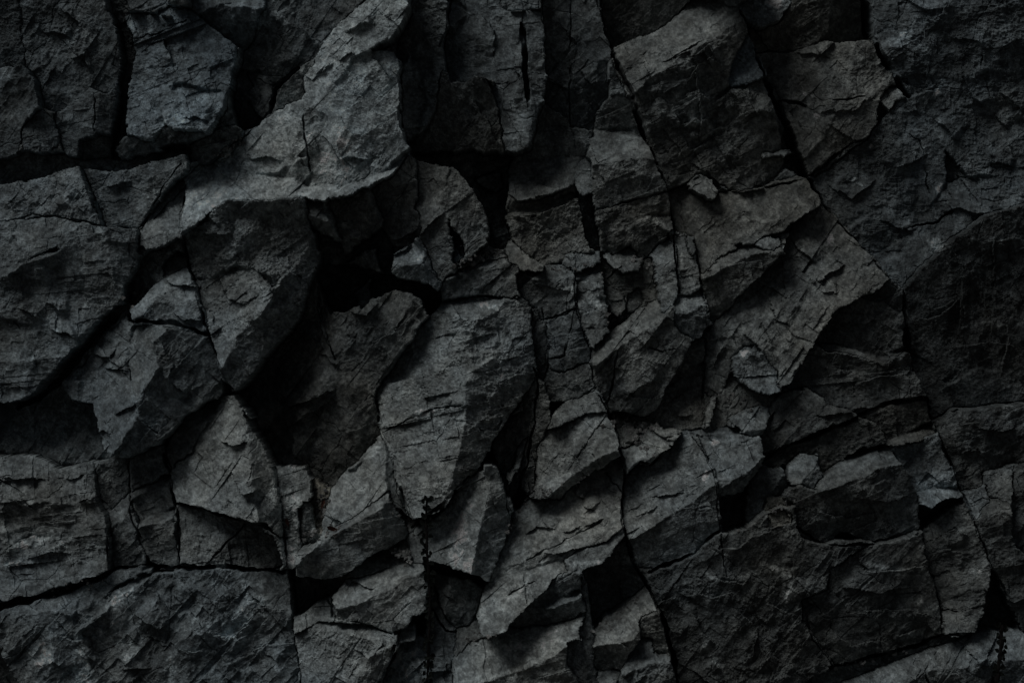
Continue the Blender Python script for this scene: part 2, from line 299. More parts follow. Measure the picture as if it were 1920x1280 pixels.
B('rock_block','rock block','rounded block hanging at the foot of the grey column',20,1.05,.1,
  (.5,.1,"1264,574 1274,557 1300,555 1315,540 1321,560 1300,586 1280,590"),
  (-.1,.0,"1263,580 1280,591 1300,587 1322,562 1328,585 1331,602 1318,622 1300,636 1276,626 1262,610"))
B('rock_block','rock block','brown block in the middle carrying the smooth bright ramp',22,.95,.3,
  (.95,.1,"1108,656 1146,626 1166,605 1196,580 1236,560 1241,588 1230,601 1190,622 1175,641 1132,672 1112,687"),
  (-.25,.1,"1112,690 1132,674 1175,643 1232,603 1262,582 1262,612 1276,628 1300,638 1290,655 1270,690 1246,730 1238,760 1200,774 1150,766 1140,770 1134,742 1116,720"))
B('rock_column','rock column','flat grey panel left of the smooth bright ramp',-14,1.0,-.1,(.0,.0,"1024,604 1080,582 1092,620 1107,657 1106,672 1088,682 1055,696 1034,690 1024,676 1030,640"))
B('rock_column','rock column','narrow dark sliver between the diamond block and the flat grey panel',-30,.9,.1,(-.1,.1,"1000,586 1012,600 1024,606 1029,640 1022,676 1024,700 1008,716 1004,680"))
B('rock_block','rock block','small broken dark blocks under the flat grey panel',-30,.9,.1,(-.1,.1,"1026,694 1055,698 1060,745 1032,742 1024,720"),(.05,.0,"1057,698 1088,684 1110,688 1114,722 1118,738 1090,746 1063,740"))
B('rock_slab','rock slab','brown slope under the rounded hanging block, left of a plumb crack',-50,.95,.4,
  (-.25,.2,"1302,640 1322,640 1322,680 1282,705 1250,732 1272,692"),
  (.25,.1,"1240,760 1250,732 1282,705 1322,680 1322,798 1290,808 1250,802 1215,790"))
B('rock_block','rock block','flaky brown blocks right of the plumb crack',-30,1.0,.3,(.15,.0,"1324,740 1336,748 1360,740 1370,702 1388,717 1420,737 1450,740 1440,760 1400,765 1372,782 1345,800 1326,806"),rough=1.4)
B('stone','stone','pale sliver of stone pinned beside the plumb crack',-6,1.2,.2,(.25,.2,"1326,772 1336,746 1346,744 1342,768 1332,798 1323,802"))
B('stone','stone','lumpy stone above the greenish slab end, right of the plumb crack',2,1.05,.0,(.3,.0,"1368,782 1400,770 1432,764 1444,782 1436,800 1392,811 1374,798"),(-.5,.0,"1374,798 1392,811 1436,800 1430,812 1395,820"))
# --- region right of buttress foot
B('rock_block','rock block','dark angular block under the foot of the pale buttress, right of the short brown block',25,.95,.1,
  (-.25,.1,"716,350 742,328 768,302 784,318 785,366 776,380 720,408 712,384 698,360"),
  (-.5,.1,"728,440 722,420 780,398 788,400 790,430 760,455 736,452"))
B('rock_block','rock block','large grey brown block with a small triangular hole, above the dark hollow',32,1.1,.15,
  (.05,.15,"786,306 840,311 832,370 802,428 790,432 785,380 784,330"),
  (.12,-.25,"842,311 856,325 882,350 905,388 918,432 912,460 880,488 862,496 852,462 834,408 832,370"),
  (-.05,.1,"790,434 802,430 834,410 840,412 848,460 852,512 822,522 806,480"))
V(-60, .0, .3, "838,412 868,458 850,466 846,440")
B('stone','stone','bluish chip standing in the triangular hole of the grey brown block',4,1.3,-.4,(.2,.1,"850,466 868,460 870,480 856,494 850,490"))
B('rock_block','rock block','small square block with a thin pale right edge, hanging over the dark hollow',50,1.15,-.1,
  (.5,.1,"742,492 760,475 784,458 788,470 796,492 760,500"),
  (-.35,.1,"740,498 760,501 796,494 808,530 798,533 770,524 742,518"),
  (.1,-.9,"786,452 793,462 822,540 820,550 808,532 796,492"))
B('rock_block','rock block','short brown block hanging under the bright lip of the buttress',45,.95,.2,
  (-.15,.15,"620,379 665,369 688,358 700,385 712,424 680,455 646,476 640,450 622,400"),
  (.2,-.9,"688,357 693,359 714,412 715,422 712,424 700,385"))
B('rock_block','rock block','small stone with a pale top left of the short brown block',60,1.1,.0,
  (.35,.1,"580,378 600,379 611,384 622,412 612,418 600,408 582,404"),
  (.1,-.8,"611,383 618,392 643,452 638,450 624,425 614,400"),
  (-.6,.1,"582,406 600,410 612,420 624,427 636,452 610,440 590,420"))
V(-130, -.1, 0, "583,422 600,440 636,455 648,480 712,432 728,445 736,500 724,514 690,500 655,495 600,494 590,510 578,500 598,480 590,440", tone=.75)
B('stone','stone','thin dark flake hanging in the hollow below the short brown block',-20,.9,.0,(-.2,.1,"650,490 704,462 712,500 720,514 690,502"))
# --- hanging block left of centre
B('rock_block','rock block','large hanging block in the left middle, pale below with a sharp lower tip',48,1.2,-.1,
  (-.6,.1,"422,392 440,378 575,378 580,415 540,430 500,415 470,412 430,418 400,420"),
  (-.1,-.1,"470,412 500,415 540,430 582,412 592,436 578,470 545,515 522,540 500,500 482,470 455,440 450,418"),
  (-.05,.1,"346,446 380,422 400,420 430,420 455,440 420,470 398,495 395,526 372,520 352,502"),
  (-.1,.0,"398,495 420,470 455,440 482,470 500,500 517,542 480,505 440,500 400,520"),
  (.5,.45,"376,545 372,522 395,526 400,520 440,500 480,505 517,542 518,560 500,590 450,625 425,692 398,614 382,572"),
  (-.15,-.6,"518,560 517,542 545,515 578,470 592,436 600,482 586,520 572,560 560,600 540,635 500,670 460,712 444,726 428,700 425,692 450,625 500,590"),rough=1.2)
# --- brown recess in the centre left
V(-330, -.1, 0, "588,514 600,496 655,496 724,516 800,535 822,550 815,575 790,600 760,545 700,556 640,592 606,566", tone=.7)
B('rock_block','rock block','brown rock deep in the central recess, left of the diamond block',-62,0.75,0.25,
  (.0,.1,"628,592 700,560 740,538 790,560 800,590 770,638 714,712 700,740 625,690"),
  (.1,.3,"450,745 500,670 560,602 588,520 604,566 626,650 625,690 612,722 540,785 480,790"),
  (-.1,.1,"540,790 612,724 625,692 700,742 704,770 712,815 660,872 612,912 590,892 545,880"),
  (.0,.2,"452,762 480,792 538,790 544,862 522,882 504,850"),rough=1.4)
B('stone','stone','small upright fin standing in the black upper part of the central recess',-120,1.0,-.1,(.1,.2,"656,548 690,515 694,566 676,578"))
B('stone','stone','thin pale blade of rock leaning inside the central recess',-50,1.05,.1,(.1,-.5,"592,530 600,600 612,640 628,680 622,670 600,620"))
# --- diamond block
B('rock_block','rock block','large diamond shaped block at the centre, standing proud with a grainy pale left face',44,1.35,.05,
  (.75,.1,"818,582 836,566 862,570 896,562 930,572 944,562 930,590 900,600 872,598 852,590"),
  (.4,.42,"796,606 818,582 852,590 872,598 900,600 872,640 892,690 868,730 876,756 812,764 762,786 718,808 708,770 705,748 716,720 752,668 772,640"),
  (.15,-.3,"900,600 930,590 944,562 986,563 992,600 1001,650 960,680 925,668 892,690 872,640"),
  (-.05,-.55,"892,690 925,668 960,680 1001,650 1003,692 986,730 968,762 930,802 898,800 876,758 868,730"),
  (.42,.25,"718,812 762,790 812,768 874,760 870,800 858,872 852,902 830,938 800,954 776,964 760,940 746,902 740,862"),
  (-.1,-.6,"874,760 898,802 930,804 896,860 880,890 856,910 858,872 870,800"),rough=1.3)
B('rock_block','rock block','low broken block perched on top of the diamond block',10,1.05,.1,
  (.7,.1,"836,520 880,500 918,488 948,484 950,492 920,497 870,510 840,528"),
  (.0,.1,"828,546 840,529 870,511 920,498 950,494 966,505 970,556 950,558 930,545 860,552 834,562"))
B('rubble','rubble','crumbled grit on the little shelf above the diamond block',-14,1.15,.25,(.75,.1,"862,498 882,488 914,460 940,470 950,480 918,487 880,499"),rough=2.2)
# --- lower centre
B('rock_block','rock block','stacked dark slivers below the right side of the diamond block',-30,.9,.2,
  (.1,.1,"1003,700 1022,724 1026,790 1008,830 1000,930 984,908 986,870 1003,790 1000,730"),
  (.0,.2,"958,778 986,735 1000,727 1002,790 985,870 964,905 956,932 944,884 925,832"))
B('stone','stone','pale triangular chip below the right edge of the diamond block',-2,1.25,.2,(.5,.2,"956,782 980,752 984,768 964,778"))
B('stone','stone','long pale splinter standing in the gap right of the diamond block',-10,1.15,.1,(.4,.2,"950,892 978,832 990,818 988,840 966,892 955,912"))
B('rock_slab','rock slab','smooth tilted slab in the lower middle with a dark sawn looking lower edge',24,1.25,.15,
  (.35,.1,"1030,806 1076,792 1098,774 1134,770 1150,800 1160,838 1140,848 1108,858 1070,890 1045,915 1024,938 1000,934 1006,862 1018,828"),
  (-.8,.0,"1024,938 1045,915 1070,890 1108,858 1150,846 1164,852 1120,880 1080,904 1062,920 1048,938"),rough=.8)
B('rock_slab','rock slab','narrow pale slab propped on the upper edge of the smooth tilted slab',14,1.1,.15,(.3,.1,"1028,803 1048,780 1066,762 1098,742 1124,732 1132,750 1136,768 1098,772 1074,788"),rough=.9)
B('rock_slab','rock slab','broad pale slope in the lower middle, stepped along its lower side',36,1.45,.2,
  (.55,.1,"956,960 960,985 1000,938 1048,938 1080,906 1120,882 1164,862 1168,900 1160,945 1168,984 1130,1010 1085,1022 1040,1030 1000,1040 940,1060 930,1050 955,1000"),
  (.1,.1,"906,1102 930,1056 940,1062 1000,1042 1040,1032 1085,1024 1060,1040 1020,1046 1000,1060 940,1075"),
  (.65,.1,"896,1150 906,1104 940,1077 1000,1062 1050,1050 1060,1066 1036,1078 1030,1096 990,1128 955,1160 905,1182"))
B('rock_block','rock block','dark fronted block with a thin pale step, below the broad pale slope',58,1.2,.0,
  (.3,.0,"1062,1044 1088,1026 1130,1012 1168,986 1170,1000 1130,1052 1094,1062 1066,1070"),
  (-.4,.1,"1036,1080 1062,1068 1090,1066 1100,1090 1090,1102 1040,1122 985,1134 1030,1098"),
  (.8,.0,"1026,1130 1050,1118 1086,1102 1092,1106 1060,1120 1036,1136"),
  (-.5,.1,"958,1165 985,1136 1036,1137 1060,1122 1094,1108 1098,1136 1070,1158 1020,1170 975,1176"))
B('rock_slab','rock slab','bright lowest shelf in the bottom middle over a black overhang',85,1.6,.15,
  (.8,.1,"852,1238 880,1205 930,1186 1000,1172 1020,1172 1070,1160 1098,1140 1094,1164 1078,1172 1085,1190 1060,1198 1012,1234 980,1244 950,1256 900,1270 856,1282"),
  (-.65,.0,"856,1284 900,1272 950,1258 980,1246 1012,1236 1060,1200 1066,1240 1085,1280 1090,1360 840,1360 848,1300"))
B('rock_column','rock column','slender upright rib at the bottom right of the bright lowest shelf',50,1.0,.1,(.1,-.2,"1090,1070 1102,1092 1108,1150 1110,1200 1113,1280 1100,1360 1092,1360 1086,1280 1062,1238 1062,1200 1086,1190 1098,1140 1092,1108"))
V(-90, -.1, .1, "1096,1066 1130,1054 1172,1000 1176,1012 1190,1062 1212,1095 1200,1104 1150,1146 1112,1172 1104,1100", tone=.7)
B('rock_block','rock block','stepped brown block in the cleft at the bottom, pale sloping shelf on top',34,1.3,.3,
  (.75,.1,"1112,1174 1150,1148 1200,1106 1214,1098 1232,1142 1204,1152 1192,1168 1184,1192 1150,1200 1112,1206"),
  (-.45,.1,"1112,1208 1150,1202 1184,1194 1192,1172 1196,1190 1172,1236 1154,1250 1114,1246"))
B('rock_block','rock block','small brown block with a light right rim left of the long lower crack',28,0.95,.35,
  (-.2,.1,"1200,1160 1204,1154 1232,1144 1244,1180 1254,1222 1228,1222 1220,1196 1198,1192"),
  (.1,-.7,"1234,1140 1240,1146 1256,1200 1268,1262 1272,1300 1262,1260 1250,1200"))
B('rock_block','rock block','pointed block with pale sloping top at the bottom edge, in the cleft',44,1.25,.05,
  (.6,.1,"1172,1238 1198,1194 1220,1196 1228,1224 1254,1224 1256,1230 1215,1235 1190,1248 1170,1262"),
  (-.1,.1,"1150,1280 1170,1264 1190,1250 1215,1237 1257,1232 1264,1280 1268,1360 1140,1360"))
B('stone','stone','small pale topped stone at the bottom edge, foot of the slender rib',50,1.15,.1,(.7,.0,"1116,1262 1154,1252 1158,1268 1150,1282 1130,1286"),(-.3,0,"1112,1285 1150,1284 1142,1360 1105,1360"))
# --- left of vine
B('rock_block','rock block','mottled light grey block beside the right side of the triangular slab',6,1.3,.0,
  (.35,.1,"512,880 530,878 568,876 580,900 586,930 560,930 548,920 530,930 524,905"),
  (.2,.1,"530,932 548,922 560,932 564,950 556,958 560,1010 552,1050 540,1058 534,1010"),rough=1.6)
B('rock_column','rock column','short three sided pillar in the rubble right of the triangular slab',0,1.15,.0,(.2,.5,"558,955 566,950 568,1000 562,1010"),(.0,-.1,"568,950 578,948 590,990 600,1004 590,1014 570,1004"))
V(-70, .2, .1, "586,905 612,914 620,930 606,960 600,1000 592,985 588,940", tone=1.0, warm=.7)
B('rock_slab','rock slab','leaning pale slab with a bright lower edge, left of the crack under the diamond block',26,1.45,.0,
  (.8,.3,"650,880 700,846 711,820 718,832 690,850 664,876"),
  (.35,.3,"614,950 622,922 650,882 664,877 690,852 718,834 724,864 729,914 700,940 660,972 616,992 608,980"),
  (.15,-.6,"718,826 724,850 736,900 752,930 764,975 750,962 738,935 729,914 724,864"))
B('rock_block','rock block','long wedge block with a bright top and dark front, above the lower black gap',80,1.3,-.05,
  (1.0,.15,"565,1040 590,1016 616,994 660,974 700,942 729,916 732,932 690,962 640,990 600,1014 566,1050"),
  (-.25,.0,"566,1052 600,1016 640,992 690,964 727,936 716,1022 690,1038 650,1070 640,1078 600,1080 570,1074"),
  (-.05,-.35,"727,936 732,934 756,972 766,996 740,1014 716,1022"))
B('stone','stone','pale crumbled stones right of the tip of the long wedge block',6,1.2,.0,(.3,.1,"742,950 756,958 768,980 776,985 772,1000 764,990 752,966"))
B('stone','stone','little domed stone perched above the cleft block near the hanging vine',40,1.15,.15,(.5,.1,"734,1030 744,1014 758,1011 770,1030 772,1044 752,1036"))
V(-120, -.1, .1, "552,1084 640,1080 652,1076 628,1106 600,1120 560,1150 552,1120", tone=.7)
B('rock_block','rock block','cleft block with a bright smooth top left of the hanging vine',66,1.4,.05,
  (.65,.1,"650,1082 690,1048 720,1034 742,1040 760,1050 740,1062 690,1076"),
  (.6,.1,"626,1108 652,1086 692,1078 742,1063 762,1052 794,1056 770,1070 740,1092 712,1108 680,1122 636,1136"),
  (-.05,.1,"630,1142 680,1124 712,1110 740,1094 770,1072 796,1058 800,1130 772,1140 755,1166 734,1180 700,1166 640,1156"))
B('rock_block','rock block','small pale block against the left side of the cleft block',36,1.25,.0,(.45,.2,"556,1162 596,1132 620,1116 624,1140 628,1152 600,1160 562,1180"))
B('rock_block','rock block','pale bottom edge block with a dark slanting right side, left of the hanging vine',72,1.35,-.05,
  (.7,.0,"600,1166 640,1168 744,1184 746,1192 700,1190 640,1178"),
  (.28,.1,"560,1186 600,1168 640,1180 700,1192 742,1194 724,1208 690,1222 668,1290 650,1360 578,1360 566,1260"),
  (-.55,.0,"744,1195 748,1204 728,1246 700,1290 690,1360 654,1360 670,1290 692,1224 724,1209"))
B('stone','stone','pale cube of loose stone on the corner of the bottom edge block',50,1.3,.0,(.3,.1,"746,1180 768,1178 773,1194 762,1201 752,1196"))
B('rock_block','rock block','flaky light block at the bottom edge right behind the hanging vine',30,1.3,-.1,(.4,.1,"752,1204 770,1198 800,1200 806,1230 770,1240 720,1290 704,1300 732,1245"),(.15,.1,"722,1292 770,1242 806,1232 808,1360 700,1360"),rough=1.7)
B('rock_block','rock block','block with white streaks right of the hanging vine, overhanging a black slot',70,1.45,.0,
  (.35,.2,"764,1000 800,986 816,980 846,950 872,915 892,892 914,884 916,905 908,960 896,1022 884,1068 845,1056 812,1050 778,1048 768,1030"),
  (-.1,-.6,"914,872 936,892 946,940 956,962 950,1000 928,1050 918,1086 884,1069 896,1022 908,960 916,905"))
V(-130, -.2, 0, "800,1054 845,1058 884,1070 918,1088 905,1098 880,1082 830,1074 802,1074",tone=.7)
B('rock_block','rock block','brownish stump under the overhang right of the hanging vine',10,1.05,.1,(.2,.3,"803,1080 838,1076 842,1120 836,1148 815,1100"),(-.05,-.2,"838,1076 880,1084 904,1100 898,1132 882,1168 854,1176 836,1150 842,1120"))
B('rock_column','rock column','tall narrow slab beside the lower end of the hanging vine',12,1.15,.0,(.2,.1,"806,1112 815,1106 834,1152 852,1180 850,1230 846,1290 838,1360 809,1360"))
B('rock_slab','rock slab','warm sheltered shelf right of the brownish stump',14,1.2,.3,(.45,.1,"854,1182 884,1172 900,1140 896,1152 905,1184 930,1184 880,1203 856,1230"))
# --- right of long crack
B('rock_block','rock block','brown rubble covered shelf above the pale parallelogram stone',-24,1.05,.35,(.55,.1,"1140,774 1180,778 1214,792 1250,804 1290,810 1262,820 1224,808 1206,796 1200,828 1170,842 1156,810"),rough=2.0)
B('rock_slab','rock slab','pale parallelogram stone lying loose on the rubble shelf',10,1.15,.15,(.5,.1,"1164,846 1200,828 1206,796 1226,808 1260,830 1236,846 1218,862 1196,860 1174,886"),(-.6,0,"1174,888 1196,862 1218,864 1236,848 1258,834 1240,856 1222,872 1198,868 1180,888"),rough=.8)
B('rock_slab','rock slab','large greenish grey slab with a straight edge and a dark shaded front, lower middle right',28,1.15,-.05,
  (.55,.1,"1172,890 1198,870 1222,873 1260,834 1285,818 1304,816 1322,852 1336,882 1336,896 1300,928 1240,974 1182,1008 1172,984 1164,940"),
  (-.35,.1,"1182,1010 1240,976 1300,930 1336,898 1341,930 1348,990 1312,1016 1300,1034 1252,1058 1216,1070 1196,1058"))
B('rock_slab','rock slab','greenish jutting end block with a black hollow below it',28,1.0,-.1,
  (.75,.0,"1268,814 1290,806 1330,806 1380,800 1392,812 1340,815 1306,816"),
  (.35,.1,"1306,818 1340,816 1392,813 1426,820 1421,852 1406,872 1372,900 1342,918 1337,882 1324,852"),
  (-.7,-.1,"1342,920 1372,902 1406,874 1422,854 1426,870 1392,918 1346,934"))
V(-180, 0, 0, "1344,934 1392,920 1426,872 1428,880 1402,915 1398,960 1398,984 1352,996 1348,950",tone=.7)
B('rock_block','rock block','grey green stone right of the black hollow',-8,1.0,-.1,(.15,.2,"1402,915 1426,880 1430,872 1456,884 1462,890 1452,920 1430,950 1402,975"),(-.4,-.3,"1462,890 1470,910 1466,930 1440,930 1430,950 1452,920"))
B('rock_slab','rock slab','broad dark brown slab low in the middle right, crossed by pale veins',10,0.62,0.12,
  (-.15,.1,"1200,1066 1254,1060 1302,1036 1350,998 1352,1030 1300,1060 1262,1080 1240,1110 1222,1100"),
  (-.05,.0,"1352,998 1400,985 1436,955 1486,945 1490,985 1500,1010 1490,1060 1440,1060 1400,1092 1350,1080 1352,1030"),
  (-.12,.0,"1222,1102 1240,1112 1262,1082 1300,1062 1352,1032 1350,1082 1400,1094 1440,1062 1490,1062 1500,1120 1480,1200 1460,1280 1440,1360 1276,1360 1262,1232 1236,1142"),
  (.02,-.1,"1500,1010 1540,1022 1636,1018 1600,1034 1552,1068 1548,1100 1502,1120 1490,1062"),
  (-.05,-.05,"1502,1122 1504,1160 1532,1205 1566,1254 1520,1276 1482,1360 1442,1360 1462,1280 1482,1200"),rough=1.1)
B('stone','stone','group of brown cobbles wedged below the grey green stone',44,0.8,.5,(.1,.1,"1436,930 1466,932 1484,945 1460,950 1434,955"),(.05,0,"1434,957 1460,952 1482,962 1480,980 1440,985"))
B('stone','stone','bright stone pair sitting on the dark diagonal shelf, right of the grey green stone',30,1.2,-.05,
  (.45,.2,"1486,868 1500,850 1516,850 1526,853 1520,872 1500,898 1490,902 1484,890"),
  (.0,-.2,"1527,852 1532,872 1536,892 1522,916 1504,904 1502,898 1521,873"))
B('rock_slab','rock slab','long straight ledge rising to the right with a bright worn top, lower right',34,0.72,.05,
  (1.0,.1,"1536,900 1548,888 1590,858 1620,836 1626,846 1650,834 1664,832 1672,850 1682,864 1640,872 1580,902 1530,920 1524,914"),
  (-.3,.05,"1530,922 1580,904 1640,874 1684,867 1702,900 1712,928 1720,952 1728,988 1700,1000 1660,1012 1636,1014 1580,988 1540,1015 1500,1002 1492,985 1488,945 1470,932 1500,910"),rough=1.0)
B('rock_block','rock block','dark brown slab above the long straight ledge',-6,0.6,.4,(-.1,.1,"1428,866 1470,842 1540,814 1610,786 1640,792 1652,806 1664,830 1620,834 1590,854 1546,886 1530,852 1500,848 1484,864 1450,874"))
B('rock_block','rock block','purplish dark block left of a diagonal crack, above the dark brown slab',0,0.62,.25,(.05,.1,"1436,800 1446,770 1480,734 1502,728 1520,732 1560,760 1602,778 1540,808 1468,836 1440,842 1426,820"))
B('rock_block','rock block','wide dark block under the pale crooked vein, right side',4,0.62,.1,(-.08,.1,"1500,688 1526,646 1545,660 1600,667 1650,684 1696,662 1714,706 1734,742 1664,754 1606,776 1562,758 1520,730 1484,730"))
B('rock_block','rock block','dark block over the pale crooked vein, left of the long right crack',-6,0.6,.1,
  (-.15,.1,"1526,642 1562,590 1602,566 1640,545 1668,528 1688,544 1694,600 1697,650 1654,672 1604,656 1550,640"),
  (.9,.0,"1530,646 1550,641 1604,656 1654,672 1697,652 1698,660 1652,682 1602,666 1548,652"))
B('rock_block','rock block','brown shadowed block with a bright leaf shaped ledge at its foot',0,0.65,.4,
  (-.2,.1,"1612,782 1662,756 1734,744 1746,792 1700,812 1668,828 1654,804 1640,790"),
  (1.0,.0,"1666,829 1700,814 1724,802 1748,795 1752,812 1712,828 1684,834"))
B('rock_block','rock block','mottled light block with a bright jagged lower edge left of the long right crack',14,1.0,-.15,
  (.0,.1,"1670,836 1712,830 1753,814 1764,842 1790,890 1796,912 1760,912 1730,925 1712,924 1702,892"),
  (.9,.0,"1710,926 1732,926 1762,914 1797,914 1802,932 1770,936 1736,950 1724,944"),rough=1.7)
V(-150, -.2, 0, "1722,948 1738,952 1772,938 1803,934 1802,942 1770,958 1728,990 1720,962",tone=.7)
B('rock_slab','rock slab','grey brown upright slab low on the right beside the narrow black slit',8,0.78,.15,
  (.05,.1,"1728,992 1770,960 1802,944 1818,975 1832,1005 1856,1060 1850,1100 1846,1130 1790,1150 1768,1140 1748,1080 1732,1040"),
  (.25,.1,"1768,1142 1790,1152 1844,1132 1836,1166 1828,1182 1776,1190"))
B('rock_slab','rock slab','dark brown slab low on the right with a white mineral spot',4,0.58,0.15,
  (-.05,.0,"1638,1020 1702,1002 1727,992 1731,1040 1640,1052 1600,1036"),
  (-.12,.0,"1600,1038 1640,1054 1732,1042 1747,1082 1764,1132 1768,1190 1702,1216 1620,1238 1568,1252 1534,1204 1506,1160 1504,1122 1550,1102 1554,1070"))
V(-220, 0, 0, "1857,1064 1872,1088 1916,1176 1880,1182 1832,1180 1840,1160 1848,1120", tone=.7)
B('rock_slab','rock slab','pale shelf along the bottom right corner with a vine hanging over it',10,1.0,-.05,
  (.5,.1,"1590,1284 1680,1244 1742,1222 1736,1250 1700,1275 1640,1300 1570,1320"),
  (.4,.0,"1744,1220 1830,1190 1900,1182 1922,1202 2000,1202 2000,1230 1900,1235 1850,1228 1800,1250 1760,1246 1740,1248"),
  (-.3,.0,"1570,1322 1640,1302 1700,1277 1740,1250 1800,1252 1850,1230 1900,1237 2000,1232 2000,1360 1560,1360"))
V(-120, 0, 0, "1484,1360 1522,1278 1568,1256 1620,1242 1702,1220 1772,1194 1828,1186 1744,1218 1680,1242 1588,1282 1556,1360",tone=.7)
B('cliff_panel','rock face','tall dark overhanging face with damp upright streaks at the right edge',14,0.52,.0,
  (-.2,.0,"1692,546 1700,532 1762,466 1842,406 1912,386 2000,374 2000,500 1900,520 1800,560 1720,640 1702,640"),
  (-.1,.0,"1702,650 1720,640 1800,560 1900,520 2000,500 2000,746 1912,750 1905,700 1840,690 1780,720 1760,690"),
  (.0,.1,"1702,655 1760,690 1775,728 1790,762 1752,790 1734,738"),
  (-.18,.0,"1780,722 1840,690 1905,700 1912,750 1850,760 1794,764"),rough=.9,ang=80)
B('rock_block','rock block','flat dark block right of the long right crack, below the streaked face',4,0.62,.1,(-.05,.05,"1752,796 1790,770 1860,764 1914,756 2000,752 2000,856 1902,868 1846,884 1842,908 1810,924 1780,862"))
B('stone','stone','small pale triangular stone right of the long right crack',8,1.1,-.2,(.3,.1,"1808,928 1846,910 1852,940 1836,950 1826,976"))
B('rock_block','rock block','ragged grey block between the small pale triangular stone and the right edge',6,1.0,-.1,(.15,.1,"1848,886 1900,872 1898,905 1892,945 1886,940 1856,932"))
B('rock_block','rock block','dark block right of the narrow black slit, at the right edge',2,0.66,.05,
  (.35,.1,"1836,954 1854,938 1888,946 1890,962 1864,955 1838,970"),
  (-.1,.0,"1828,980 1838,972 1864,957 1890,964 1896,1020 1922,1042 2000,1042 2000,1200 1924,1180 1870,1082 1852,1040"))
B('rock_block','rock block','dark block cut by the right edge, low on the right',4,0.7,-.1,(.0,.1,"1904,872 2000,860 2000,1038 1924,1038 1898,1012 1896,950"))

